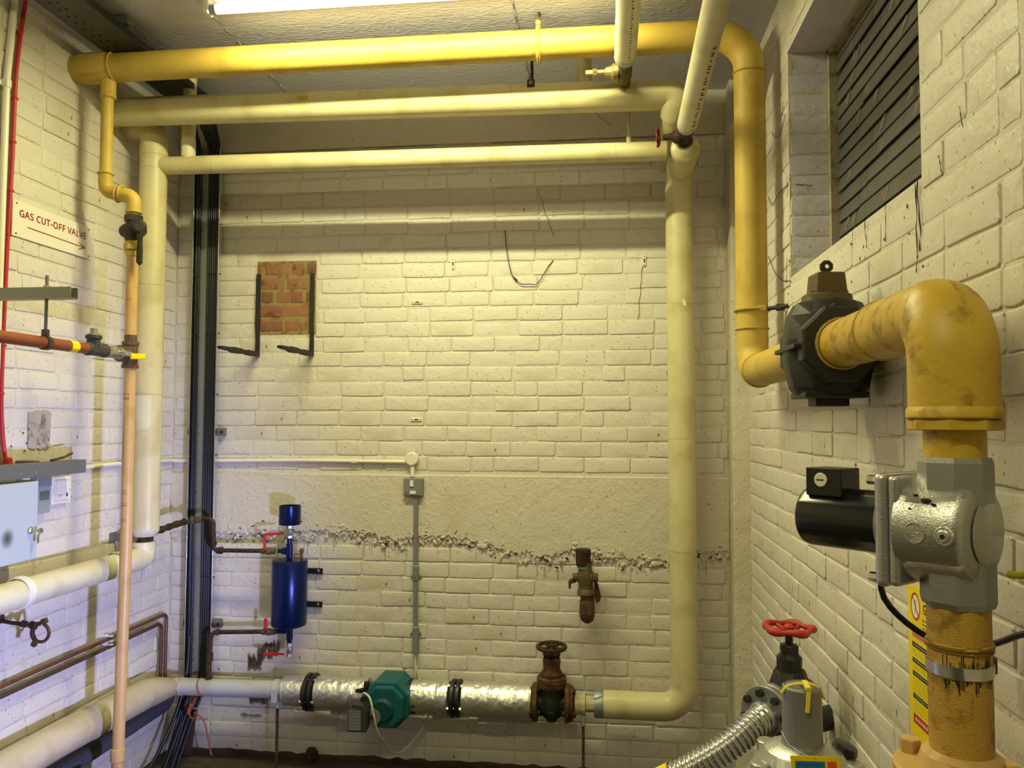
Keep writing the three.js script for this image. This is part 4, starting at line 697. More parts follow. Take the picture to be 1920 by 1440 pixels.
// ---------------------------------------------------------------- old relief valve on the back wall
{
  const X = 2.16, Z = 0.13, t = thing('relief_valve', 'old bronze and rust valve hanging alone on the back wall', 'valve', [X, 0.75, Z]);
  part(t, 'cap', lathe([[0, 0], [0.033, 0], [0.0345, 0.006], [0.0355, 0.06], [0.036, 0.07], [0.034, 0.078], [0, 0.08]], [X - 0.014, 1.018, Z]), MT.rustDark);
  part(t, 'body', [lathe([[0.031, 0.035], [0.031, 0], [0.036, -0.012], [0.038, -0.045], [0.034, -0.07], [0.033, -0.09], [0.036, -0.094], [0.041, -0.115], [0.034, -0.122], [0, -0.122]], [X - 0.004, 1.0, Z]), lathe([[0, 0], [0.03, 0], [0.03, 0.09], [0, 0.09]], [X - 0.004, 0.955, 0.0], [0, 0, 1]), lathe([[0, -0.06], [0.017, -0.06], [0.019, -0.035], [0.03, -0.03], [0.03, 0.03], [0.022, 0.036], [0.019, 0.06], [0, 0.06]], [X - 0.004, 0.963, Z], [1, 0, 0])], MT.bronze);
  part(t, 'seal_band', lathe([[0.031, 0], [0.033, 0.001], [0.033, 0.01], [0.031, 0.011]], [X - 0.01, 1.004, Z]), MT.verdigris);
  part(t, 'side_lug', [box(0.034, 0.022, 0.02, X - 0.064, 0.945, Z, 0.005, 0, 0, 0.35), box(0.012, 0.04, 0.018, X - 0.078, 0.928, Z, 0.004)], MT.rust);
  part(t, 'end_cup', lathe([[0.031, 0.12], [0.031, 0.095], [0.035, 0.09], [0.037, 0.05], [0.036, 0.02], [0.028, 0], [0.012, -0.012], [0, -0.014]], [X + 0.004, 0.762, Z]), MT.rust);
  part(t, 'test_lever', [slab([[0, 0.09], [0.018, 0.085], [0.034, 0.02], [0.028, 0.0], [0.01, -0.012], [0.004, 0.02]], 0.006, [], 0.002).translate(X + 0.036, 0.852, Z - 0.01), slab([[0, 0.07], [0.006, 0.07], [0.016, 0.02], [0.008, -0.02], [0, -0.005]], 0.006, [], 0.001).translate(X + 0.026, 0.862, Z + 0.012)], MT.rust);
}
// ---------------------------------------------------------------- switch, conduit and cables on the back wall
{
  const t = thing('wall_conduit', 'cream painted conduit running level across left corner to a round junction box', 'conduit', [0.6, 1.495, 0.012]);
  part(t, 'conduit_tube', [sweep([[1.27, 1.492, 0.012], [0.7, 1.496, 0.012], [0.0, 1.488, 0.012]], 0.0095, 14), sweep([[0.012, 1.489, 0.0], [0.012, 1.499, 0.35], [0.012, 1.497, 0.9]], 0.0095, 14)], MT.cream);
  part(t, 'junction_box', [disc(0.034, 0.03, [1.285, 1.508, 0.0], [0, 0, 1], 0.005), rod([1.293, 1.53, 0.012], [1.293, 1.555, 0.012], 0.011), rod([1.287, 1.42, 0.012], [1.287, 1.48, 0.012], 0.011)], MT.cream);
  part(t, 'coupler', lathe([[0.0095, 0], [0.0125, 0.002], [0.0125, 0.03], [0.0095, 0.032]], [0.97, 1.494, 0.012], [1, 0, 0]), MT.cream);
}
{
  const t = thing('fused_switch', 'small grey switched fuse box under the round junction box', 'switch', [1.297, 1.37, 0.02]);
  part(t, 'box', box(0.098, 0.09, 0.04, 1.297, 1.37, 0.02, 0.006), MT.midGrey);
  part(t, 'rocker', box(0.018, 0.03, 0.008, 1.291, 1.387, 0.042, 0.002), MT.white); part(t, 'fuse_carrier', box(0.03, 0.016, 0.006, 1.297, 1.342, 0.042, 0.002), MT.white);
  part(t, 'neon', disc(0.006, 0.003, [1.264, 1.342, 0.039], [0, 0, 1], 0.001), MT.red);
  part(t, 'back_plate', box(0.055, 0.15, 0.003, 1.298, 1.225, 0.007, 0), MT.rustDark, { label: 'bare dark strip where a box was removed' });
}
{
  const t = thing('grey_conduit', 'grey plastic conduit dropping from the fuse box to the pump flex', 'conduit', [1.31, 0.9, 0.018]);
  part(t, 'conduit_tube', sweep([[1.312, 0.545, 0.02], [1.308, 0.95, 0.018], [1.308, 1.325, 0.018]], 0.0115, 16), MT.midGrey);
  part(t, 'coupling', [lathe([[0.0115, 0], [0.0155, 0.003], [0.0155, 0.07], [0.0115, 0.075]], [1.309, 0.905, 0.018]), lathe([[0.009, 0], [0.016, 0.003], [0.016, 0.13], [0.012, 0.135]], [1.312, 0.545, 0.02])], MT.midGrey);
  for (const y of [0.92, 0.64]) { const s = part(t, 'saddle_clip', [box(0.056, 0.016, 0.006, 1.309, y, 0.004, 0.002), lathe([[0.0118, -0.008], [0.0145, -0.008], [0.0145, 0.008], [0.0118, 0.008]], [1.309, y, 0.019])], MT.midGrey); for (const q of [-1, 1]) part(s, 'screw', disc(0.004, 0.003, [1.309 + q * 0.023, y, 0.006], [0, 0, 1], 0.001, 10), MT.galv); }
  part(t, 'flex_tail', rod([1.312, 0.43, 0.025], [1.312, 0.55, 0.02], 0.0045, 8), MT.whiteCable);
}
for (const [x, y, up, where] of [[1.487, 2.496, 1, 'upright slotted fixing plate left of the black wire on the back wall'], [2.445, 2.492, 1, 'upright slotted fixing plate beside the tall cream pipe'], [1.303, 2.303, 0, 'level slotted fixing plate high on the back wall'], [1.303, 1.706, 0, 'level slotted fixing plate above the junction box']]) {
  const t = thing('fixing_plate', where, 'fixing plate', [x, y, 0]), w = up ? 0.017 : 0.056, h = up ? 0.056 : 0.017;
  part(t, 'plate', box(w, h, 0.006, x, y, 0.004, 0.0028), MT.cream);
  part(t, 'slot', box(up ? 0.007 : 0.02, up ? 0.02 : 0.006, 0.002, x, y, 0.0068, 0), MT.black);
  for (const s of [-1, 1]) part(t, 'screw', disc(0.003, 0.0025, [x + (up ? 0 : s * 0.021), y + (up ? s * 0.021 : 0), 0.006], [0, 0, 1], 0.0008, 10), MT.bronze);
}
single('loose_wire', 'thin black wire hanging in a loop high on the back wall', 'wire', [1.85, 2.5, 0.01], [
  sweep(curve([[1.752, 2.662, 0.003], [1.76, 2.58, 0.012], [1.772, 2.5, 0.012], [1.79, 2.43, 0.01], [1.808, 2.405, 0.012], [1.84, 2.385, 0.014], [1.88, 2.384, 0.014], [1.909, 2.382, 0.012], [1.94, 2.42, 0.012], [1.97, 2.47, 0.01], [1.997, 2.505, 0.003]], 50), (q) => 0.0022, 7), sweep([[1.796, 2.425, 0.01], [1.806, 2.41, 0.012], [1.818, 2.404, 0.01]], (q, i) => [0.002, 0.006, 0.002][i], 7)], MT.black);
{                                                  // two black shelf brackets round the brick patch
  const make = (x, label) => {
    const t = thing('shelf_bracket', label, 'bracket', [x, 2.04, 0], undefined);
    seed = 90;
    part(t, 'upright', slab([[x - 0.011, 2.04], [x - 0.008, 2.12], [x - 0.013, 2.2], [x - 0.011, 2.3], [x - 0.009, 2.462], [x + 0.01, 2.462], [x + 0.011, 2.3], [x + 0.009, 2.2], [x + 0.012, 2.1], [x + 0.011, 2.036]], 0.012, [], 0.002).translate(0, 0, 0.001), MT.hookIron);
    part(t, 'arm', slab([[0, -0.011], [0.06, -0.014], [0.13, -0.013], [0.16, -0.008], [0.2, -0.014], [0.28, -0.015], [0.31, -0.009], [0.4, -0.006], [0.416, 0.003], [0.4, 0.008], [0.31, 0.01], [0.28, 0.014], [0.2, 0.013], [0.16, 0.007], [0.13, 0.013], [0.06, 0.013], [0, 0.011]], 0.02, [], 0.003).rotateY(-Math.PI / 2).translate(x + 0.01, 2.043, 0), MT.hookIron);
    for (const y of [2.09, 2.44]) part(t, 'bolt', hex(0.008, 0.007, [x, y, 0.012], [0, 0, 1]), MT.rustDark);
    return t;
  };
  make(0.456, 'black iron shelf bracket left of the bare brick patch'); make(0.748, 'black iron shelf bracket right of the bare brick patch');
}
single('pipe_stub', 'rusty capped pipe stub at the foot of the back wall', 'pipe', [0.79, 0.03, 0.03], [lathe([[0, 0], [0.024, 0], [0.026, 0.01], [0.026, 0.05], [0.02, 0.066], [0, 0.068]], [0.79, 0.0, 0.04]), lathe([[0, 0], [0.02, 0], [0.02, 0.05], [0, 0.05]], [0.79, 0.03, 0.0], [0, 0, 1])], MT.rustDark);

// ---------------------------------------------------------------- cable trays and cables in the left corner
{
  const x0 = 0.122, x1 = 0.262, t = thing('cable_tray', 'upright perforated steel cable tray packed with black cables in the left corner', 'cable tray', [0.19, 0.42, 0.04]);
  const holes = []; for (let y = 0.47; y < 3.08; y += 0.05) for (const x of [x0 + 0.028, x0 + 0.068]) holes.push([[x, y], [x + 0.007, y], [x + 0.007, y + 0.012], [x, y + 0.012]]);
  part(t, 'tray_base', slab([[x0, 0.42], [x1, 0.42], [x1, 3.13], [x0, 3.13]], 0.0018, holes).translate(0, 0, 0.034), MT.strut);
  for (const x of [x0, x1]) part(t, 'flange', box(0.005, 2.71, 0.032, x, 1.775, 0.05, 0.0012), MT.steel);
  for (const y of [1.64, 0.66]) { const b = part(t, 'wall_bracket', box(0.2, 0.04, 0.03, 0.195, y, 0.018, 0.002), MT.galvDark); for (const s of [-1, 1]) part(b, 'bolt', hex(0.008, 0.012, [0.195 + s * 0.088, y, 0.03], [0, 0, 1]), MT.rustDark); }
  const u = thing('cable_tray', 'overhead steel cable tray along the ceiling by the left wall', 'cable tray', [0.24, 3.27, 1.5]);
  const hh = []; for (let z = 0.3; z < 4.6; z += 0.05) for (const x of [0.195, 0.225]) hh.push([[x, z], [x + 0.006, z], [x + 0.006, z + 0.014], [x, z + 0.014]]);
  part(u, 'tray_base', slab([[0.155, 0.32], [0.335, 0.32], [0.335, 4.8], [0.155, 4.8]], 0.0018, hh).rotateX(Math.PI / 2).scale(1, 1, 1).translate(0, 3.257, 0), MT.black);
  for (const x of [0.155, 0.335]) part(u, 'flange', box(0.003, 0.03, 4.48, x, 3.269, 2.56, 0.001), MT.black);
  for (const z of [1.0, 2.4]) part(u, 'ceiling_strap', box(0.21, 0.03, 0.03, 0.245, 3.31, z, 0.002), MT.galvDark);
  // cables: two on the left, six on the right
  const cabs = [[0.134, 0.007], [0.147, 0.007], [0.198, 0.0065], [0.21, 0.0065], [0.222, 0.0065], [0.233, 0.006], [0.244, 0.0065], [0.253, 0.006]];
  cabs.forEach(([x, r], i) => {
    const z = 0.036 + r + 0.003, xc = 0.17 + i * 0.0195, yc = 3.274, right = i > 1;
    const foot = right ? [[x - 0.035, 0.25, z + 0.07 + 0.008 * (i % 2)], [x - 0.075, 0.0, z + 0.17 + 0.012 * (i % 3)]] : [[x - 0.004, 0.25, z + 0.06], [x - 0.03 - 0.02 * i, 0.0, z + 0.16]];
    const low = [[x, 0.46, z], [x, 0.42, z + 0.002]];
    const path = curve([foot[1], foot[0], ...low.reverse()], 14).concat(bends([[x, 0.47, z], [x, 3.12, z], [xc, yc, 0.25], [xc, yc, 4.7]], [0.12, 0.12], 8));
    single('black_cable', ['first', 'second', 'third', 'fourth', 'fifth', 'sixth', 'seventh', 'eighth'][i] + ' black cable from the left edge of the corner cable tray', 'cable', [x, 1.5, z], sweep(path, r, 10), MT.cable, 'black cables on the corner tray');
  });
  for (const y of [3.0, 2.72, 2.46, 2.15, 1.835, 1.52, 0.9, 0.6]) {
    part(t, 'cable_tie', [box(0.07, 0.005, 0.003, 0.2285, y, 0.053, 0.001), box(0.006, 0.007, 0.006, x1 + 0.004, y, 0.05, 0.001)], MT.black);
    part(t, 'cable_tie', box(0.034, 0.005, 0.003, 0.139, y - 0.008, 0.0545, 0.001), MT.black);
  }
}
single('black_cable', 'single black cable leaving the corner below the low grey pipe', 'cable', [0.1, 0.2, 0.2], sweep(curve([[0.14, 0.6, 0.05], [0.14, 0.42, 0.07], [0.125, 0.25, 0.13], [0.09, 0.08, 0.24], [0.07, 0.0, 0.32]], 20), 0.0095, 10), MT.cable);
single('timber_batten', 'brown timber batten leaning in the left corner below the grey pipe', 'batten', [0.18, 0.2, 0.12], box(0.05, 0.33, 0.02, 0.165, 0.165, 0.075, 0.003, 0, 0.2, -0.2), MT.timber);
single('twine', 'orange-red twine knotted round the grey pipe in the corner', 'string', [0.26, 0.33, 0.19], [
  ring(0.0445, 0.0028, [0.262, PL.y - 0.001, PL.z], [1, 0.35, 0], 26), sweep(curve([[0.25, 0.34, 0.182], [0.238, 0.3, 0.19], [0.226, 0.262, 0.19], [0.242, 0.24, 0.19], [0.264, 0.256, 0.195], [0.264, 0.294, 0.19], [0.248, 0.29, 0.195]], 26), 0.003, 7), sweep(curve([[0.253, 0.272, 0.195], [0.28, 0.262, 0.2], [0.302, 0.226, 0.19], [0.318, 0.15, 0.18], [0.328, 0.098, 0.18], [0.336, 0.068, 0.18]], 24), (q) => (q > 0.94 ? 0.006 : 0.0032), 7), sweep(curve([[0.232, 0.31, 0.19], [0.222, 0.283, 0.19], [0.22, 0.262, 0.19]], 8), 0.009, 8)], MT.twine);

// ---------------------------------------------------------------- left wall
{
  const t = thing('alarm_cable', 'red cable clipped straight down the left wall beside a cream conduit', 'cable', [0.01, 2.4, 1.2]);
  part(t, 'cable', sweep(curve([[0.012, 3.33, 1.15], [0.012, 3.06, 1.185], [0.012, 2.69, 1.193], [0.012, 2.32, 1.205], [0.012, 2.0, 1.21], [0.012, 1.74, 1.208], [0.012, 1.6, 1.19], [0.014, 1.54, 1.18]], 60), 0.0078, 12), MT.redCable);
  for (const y of [3.19, 2.93, 2.76, 2.57, 2.4, 2.17, 1.98, 1.8]) part(t, 'clip', [box(0.018, 0.01, 0.022, 0.011, y, 1.185 + (3.06 - y) * 0.022, 0.003)], MT.redCable);
  part(t, 'gland', [lathe([[0.008, 0], [0.016, 0], [0.016, 0.02], [0.01, 0.026]], [0.02, 1.535, 1.178]), lathe([[0.01, 0], [0.021, 0], [0.021, 0.01], [0.01, 0.012]], [0.02, 1.528, 1.178])], MT.redCable);
}
{
  const t = thing('wall_conduit', 'cream painted upright conduit left of the red alarm cable', 'conduit', [0.012, 2.4, 1.24]);
  part(t, 'conduit_tube', sweep([[0.014, 3.34, 1.205], [0.014, 2.98, 1.235], [0.014, 1.2, 1.245]], 0.0125, 16), MT.cream);
  part(t, 'coupler', [lathe([[0.0125, 0], [0.016, 0.002], [0.016, 0.03], [0.0125, 0.032]], [0.014, 2.95, 1.235]), box(0.006, 0.02, 0.06, 0.004, 2.965, 1.235, 0.002)], MT.cream);
}
{
  const z0 = 0.716, z1 = 1.176, y0 = 2.405, y1 = 2.546, t = thing('gas_sign', 'white plastic sign reading GAS CUT-OFF VALVE with a red arrow', 'sign', [0, (y0 + y1) / 2, (z0 + z1) / 2]);
  const print = canvasTex(1536, 472, (c, w, h) => {
    c.fillStyle = '#e6e0d4'; c.fillRect(0, 0, w, h); c.fillStyle = '#8e1414'; c.strokeStyle = '#8e1414';
    c.font = '124px sans-serif'; c.textBaseline = 'alphabetic';
    const s = 'GAS CUT-OFF VALVE', gap = 5; let tot = 0; for (const k of s) tot += c.measureText(k).width + gap;
    const f = 1340 / tot; c.save(); c.translate(110, 196); c.scale(f, 1.0); let x = 0; c.lineWidth = 7; for (const k of s) { c.fillText(k, x, 0); c.strokeText(k, x, 0); x += c.measureText(k).width + gap; } c.restore();
    c.lineWidth = 15; c.lineCap = 'round'; c.beginPath(); c.moveTo(270, 310); c.lineTo(1410, 330); c.moveTo(1290, 280); c.lineTo(1415, 330); c.lineTo(1285, 378); c.stroke();
  });
  const m = std(lin(1, 1, 1), 0.3, 0, { map: print });
  part(t, 'board', box(0.003, y1 - y0, z1 - z0, 0.0045, (y0 + y1) / 2, (z0 + z1) / 2, 0.001), MT.signWhite);
  const face = new THREE.PlaneGeometry(z1 - z0 - 0.003, y1 - y0 - 0.003).rotateY(Math.PI / 2).translate(0.0064, (y0 + y1) / 2, (z0 + z1) / 2); face.userData.keepUV = true;
  part(t, 'printed_face', face, m);
  for (const [y, z] of [[y1 - 0.012, z0 + 0.012], [y1 - 0.012, z1 - 0.02], [y0 + 0.012, z0 + 0.012], [y0 + 0.012, z1 - 0.02]]) part(t, 'screw', disc(0.004, 0.002, [0.006, y, z], [1, 0, 0], 0.0006, 12), MT.bronze);
}
// scorched plaster plate above the electrical gear
{
  const t = thing('fixing_hook', 'small steel eye on a sooty bare patch of the left wall', 'hook', [0, 1.68, 0.98]);
  seed = 12; const P = []; for (let i = 0; i < 26; i++) { const a = (i / 26) * Math.PI * 2, k = 1 / Math.max(Math.abs(Math.cos(a)), Math.abs(Math.sin(a))); P.push([Math.cos(a) * k * 0.062 + rr(-0.006, 0.006), Math.sin(a) * k * 0.075 + rr(-0.006, 0.006)]); }
  part(t, 'bare_patch', slab(P, 0.0015).rotateY(Math.PI / 2).translate(0.0015, 1.66, 0.99), std(lin(0.4, 0.345, 0.29), 0.75, 0, { map: grimeHeavy, bumpMap: paintBump, bumpScale: 0.003 }));
  part(t, 'eye', [ring(0.009, 0.002, [0.01, 1.7, 0.975], [1, 0, 0], 16), box(0.006, 0.03, 0.012, 0.006, 1.708, 0.975, 0.002)], MT.galv);
  for (const [y, z] of [[1.65, 1.08], [1.61, 1.06], [1.665, 1.05], [1.6, 1.14], [1.58, 1.07], [1.605, 0.99], [1.62, 0.94]]) part(t, 'drill_hole', disc(0.004, 0.001, [0.0025, y, z], [1, 0, 0], 0.0003, 10), MT.black);
}
{
  const t = thing('cable_trunking', 'dark grey steel trunking strip above the pale grey enclosure', 'trunking', [0.1, 1.51, 1.6]);
  part(t, 'channel', box(0.05, 0.054, 1.9, 0.098, 1.512, 1.82, 0.003), MT.galvDark);
  for (const z of [1.24, 1.16]) part(t, 'screw', disc(0.0035, 0.002, [0.122, 1.505, z], [1, 0, 0], 0.0006, 10), MT.galv);
  part(t, 'wall_arm', [box(0.08, 0.03, 0.03, 0.04, 1.53, 1.1, 0.003), box(0.08, 0.03, 0.03, 0.04, 1.53, 2.0, 0.003)], MT.galvDark);
  single('scrap_rod', 'short rusty stick lying on top of the dark grey trunking', 'rod', [0.1, 1.545, 0.98], sweep([[0.1, 1.543, 1.05], [0.095, 1.552, 0.97], [0.08, 1.565, 0.9]], 0.005, 8), MT.rust);
}
{
  const t = thing('enclosure', 'pale blue-grey steel enclosure with a key in its lock', 'electrical box', [0.06, 1.32, 1.36]);
  part(t, 'case', box(0.1, 0.3, 0.46, 0.054, 1.325, 1.36, 0.006), MT.enclosure);
  part(t, 'door', box(0.012, 0.292, 0.452, 0.11, 1.325, 1.36, 0.004), MT.enclosure);
  const l = part(t, 'lock', [lathe([[0, 0], [0.012, 0], [0.012, 0.008], [0.007, 0.012], [0, 0.012]], [0.115, 1.29, 1.175], [1, 0, 0])], MT.nickel);
  part(l, 'key', [rod([0.125, 1.29, 1.175], [0.145, 1.289, 1.165], 0.003, 8), ring(0.01, 0.0012, [0.14, 1.278, 1.165], [0.3, 0, 1], 16), box(0.002, 0.034, 0.014, 0.14, 1.257, 1.162, 0.001), lathe([[0, 0], [0.011, 0], [0.011, 0.002], [0, 0.002]], [0.14, 1.285, 1.15], [1, 0, 0.3], 14)], MT.steel);
  const smudge = canvasTex(128, 128, (c) => { const g = c.createRadialGradient(64, 64, 4, 64, 64, 60); g.addColorStop(0, 'rgba(60,66,60,.75)'); g.addColorStop(1, 'rgba(60,66,60,0)'); c.clearRect(0, 0, 128, 128); c.fillStyle = g; c.fillRect(0, 0, 128, 128); });
  const sg = new THREE.PlaneGeometry(0.075, 0.085).rotateY(Math.PI / 2).translate(0.1165, 1.275, 1.285); sg.userData.keepUV = true;
  part(t, 'smudge', sg, std(lin(1, 1, 1), 0.6, 0, { map: smudge, transparent: true }));
}
{
  const t = thing('meter_unit', 'small grey meter with a green display between enclosure and white plate', 'electrical box', [0.02, 1.4, 0.995]);
  part(t, 'case', [box(0.03, 0.11, 0.08, 0.017, 1.385, 0.995, 0.004)], MT.greyPlastic);
  part(t, 'cover', [box(0.034, 0.05, 0.084, 0.018, 1.462, 0.995, 0.004)], MT.midGrey);
  part(t, 'display', box(0.004, 0.034, 0.05, 0.033, 1.4, 0.992, 0.001), MT.lcd);
}
{
  const y = 1.412, z = 0.878, t = thing('blank_plate', 'white square cover plate with a small blue mark beside the grey meter', 'electrical box', [0.015, y, z]);
  part(t, 'plate', [box(0.02, 0.112, 0.118, 0.012, y, z, 0.004), box(0.026, 0.088, 0.09, 0.014, y, z, 0.003)], MT.cream);
  const pr = canvasTex(256, 256, (c) => { c.fillStyle = '#e9e3d0'; c.fillRect(0, 0, 256, 256); c.strokeStyle = '#777'; c.lineWidth = 3; c.strokeRect(8, 8, 240, 240); c.fillStyle = '#1d1d7c'; c.fillRect(186, 168, 38, 44); c.fillStyle = '#e9e3d0'; c.fillRect(186, 184, 8, 10); c.fillRect(216, 184, 8, 10); c.fillStyle = '#555'; for (let i = 0; i < 5; i++) c.fillRect(36 + i * 20, 178, 14, 13); for (let i = 0; i < 4; i++) c.fillRect(36 + i * 18, 206, 12, 7); });
  const f = new THREE.PlaneGeometry(0.086, 0.084).rotateY(Math.PI / 2).translate(0.0275, y, z); f.userData.keepUV = true;
  part(t, 'printed_face', f, std(lin(1, 1, 1), 0.4, 0, { map: pr }));
  for (const s of [-1, 1]) part(t, 'screw', disc(0.0035, 0.003, [0.021, y, z + s * 0.05], [1, 0, 0], 0.001, 10), MT.steel);
}
{                                                  // copper pair
  const mk = (name, label, yTop, zEnd, m) => single(name, label, 'pipe', [0.03, yTop, 0.9], sweep(bends([[0.03, yTop - 0.004, 3.2], [0.03, yTop, zEnd], [0.03, 0.36, zEnd]], 0.03, 8), 0.0085, 14), m);
  mk('copper_pipe', 'upper of the two thin copper pipes low on the left wall', 0.718, 0.08, MT.copper); mk('copper_pipe', 'lower of the two thin copper pipes low on the left wall', 0.681, 0.125, MT.copperDark);
  const c = thing('pipe_clip', 'white plastic twin clip holding the two thin copper pipes', 'pipe clip', [0.02, 0.7, 0.55]);
  part(c, 'base', box(0.02, 0.075, 0.014, 0.012, 0.7, 0.55, 0.002), MT.white);
  for (const y of [0.719, 0.682]) part(c, 'jaw', [box(0.028, 0.004, 0.018, 0.034, y + 0.0105, 0.55, 0.001), box(0.028, 0.004, 0.018, 0.034, y - 0.0105, 0.55, 0.001)], MT.white);
}
single('foam_lagged_pipe', 'dark grey foam lagged pipe tucked under the lowest cream pipe', 'pipe', [0.13, 0.31, 0.8], sweep(bends([[0.06, 0.272, 3.0], [0.052, 0.276, 0.1], [0.052, 0.34, 0.075]], 0.05, 8), 0.034, 22), MT.foam);
{                                                  // rusty ring bracket with an open jaw
  const x = 0.13, y = 0.925, z = 1.135, t = thing('ring_bracket', 'rusty open pipe ring on a rod sticking out of the left wall', 'bracket', [0, 0.95, 1.17]);
  part(t, 'rod', [sweep([[0.0, 0.955, 1.175], [0.05, 0.945, 1.168], [x - 0.02, y + 0.012, z + 0.02]], 0.0075, 12), hex(0.014, 0.02, [x - 0.045, y + 0.018, z + 0.03], [0.9, -0.2, -0.3])], MT.rustDark);
  part(t, 'wall_plate', [box(0.008, 0.03, 0.07, 0.006, 0.957, 1.19, 0.002), hex(0.008, 0.008, [0.01, 0.945, 1.215], [1, 0, 0])], MT.rustDark);
  const arc = (a0, a1) => Array.from({ length: 15 }, (_, i) => { const a = a0 + ((a1 - a0) * i) / 14; return V(x + 0.012 + 0.034 * Math.cos(a), y - 0.022 + 0.034 * Math.sin(a), z); });
  part(t, 'jaw', [sweep(arc(1.25, -2.3), 0.0062, 10), box(0.022, 0.02, 0.016, x + 0.026, y + 0.022, z, 0.003, 0, 0, 0.3), box(0.018, 0.024, 0.016, x - 0.012, y - 0.062, z, 0.003, 0, 0, -0.4)], MT.rust);
  part(t, 'fixed_jaw', [sweep(arc(1.7, 3.9), 0.0085, 10), box(0.03, 0.026, 0.018, x - 0.014, y + 0.006, z + 0.006, 0.004, 0, 0, -0.3)], MT.rustDark);
}
single('red_tub', 'red rim of a container just showing at the bottom left', 'container', [0.32, 0.28, 1.02], [ring(0.055, 0.006, [0.24, 0.296, 0.98], [0, 1, 0]), lathe([[0.03, 0], [0.036, 0.004], [0.052, 0.294], [0.05, 0.294], [0.034, 0.008], [0, 0.008]], [0.24, 0, 0.98])], MT.red);

// ---------------------------------------------------------------- gas train on the right wall
{                                                  // lubricated plug valve
  const z = 1.84, t = thing('plug_valve', 'black iron plug valve with square P cap between the two yellow pipe elbows', 'valve', [GX, RUN, z]);
  const body = lathe([[0, -0.115], [0.085, -0.115], [0.095, -0.1], [0.108, -0.04], [0.11, 0.02], [0.1, 0.08], [0.082, 0.112], [0.06, 0.12], [0, 0.122]], [GX, RUN, z], [0, 1, 0], 10);
  part(t, 'body', [body, hex(0.098, 0.05, [GX, RUN, z - 0.125], [0, 0, 1], 8, Math.PI / 8), hex(0.098, 0.055, [GX, RUN, z + 0.07], [0, 0, 1], 8, Math.PI / 8)], MT.blackIron);
  part(t, 'rib', [box(0.215, 0.012, 0.22, GX, RUN - 0.002, z, 0.003), box(0.012, 0.2, 0.23, GX - 0.01, RUN, z, 0.003)], MT.blackIron);
  part(t, 'bottom_cap', [box(0.15, 0.016, 0.15, GX, RUN - 0.119, z, 0.004), box(0.08, 0.022, 0.08, GX, RUN - 0.136, z, 0.003)], MT.blackIron);
  const cap = part(t, 'plug_cap', [lathe([[0.062, 0], [0.06, 0.015], [0.047, 0.022], [0.04, 0.025]], [GX, RUN + 0.118, z], [0, 1, 0], 24), hex(0.052, 0.014, [GX, RUN + 0.13, z]), (() => { const g = box(0.07, 0.056, 0.07, 0, 0, 0, 0.006); const p = g.attributes.position; for (let i = 0; i < p.count; i++) { const k = 1.0 + 0.18 * Math.pow(Math.max(0, -p.getY(i) / 0.028), 2); p.setX(i, p.getX(i) * k); p.setZ(i, p.getZ(i) * k); } return g.rotateY(0.12).translate(GX, RUN + 0.162, z); })()], MT.bronze);
  const P = new THREE.Shape(); P.moveTo(0, 0); P.lineTo(0.004, 0); P.lineTo(0.004, 0.013); P.lineTo(0.012, 0.014); P.lineTo(0.0165, 0.019); P.lineTo(0.012, 0.027); P.lineTo(0, 0.028);
  const ph = new THREE.Path(); ph.moveTo(0.004, 0.017); ph.lineTo(0.004, 0.024); ph.lineTo(0.0105, 0.0235); ph.lineTo(0.0125, 0.0195); ph.lineTo(0.0105, 0.017); P.holes.push(ph);
  part(cap, 'letter', new THREE.ExtrudeGeometry(P, { depth: 0.0016, bevelEnabled: false }).rotateY(0.12).translate(GX - 0.012, RUN + 0.15, z + 0.0345), MT.blackIron);
  const n = part(t, 'grease_nipple', [lathe([[0, 0], [0.007, 0], [0.007, 0.014], [0, 0.014]], [GX, RUN + 0.186, z])], MT.blackIron);
  part(n, 'eye', slab(hexPts(0.0, 0.0, 0.017), 0.008, [hexPts(0.002, 0.001, 0.006)], 0.002).translate(GX, RUN + 0.208, z - 0.004), MT.blackIron);
}
function hexPts(x, y, r) { return Array.from({ length: 8 }, (_, i) => [x + r * Math.cos((i + 0.5) * Math.PI / 4), y + r * Math.sin((i + 0.5) * Math.PI / 4)]); }
const EZ = 2.555;
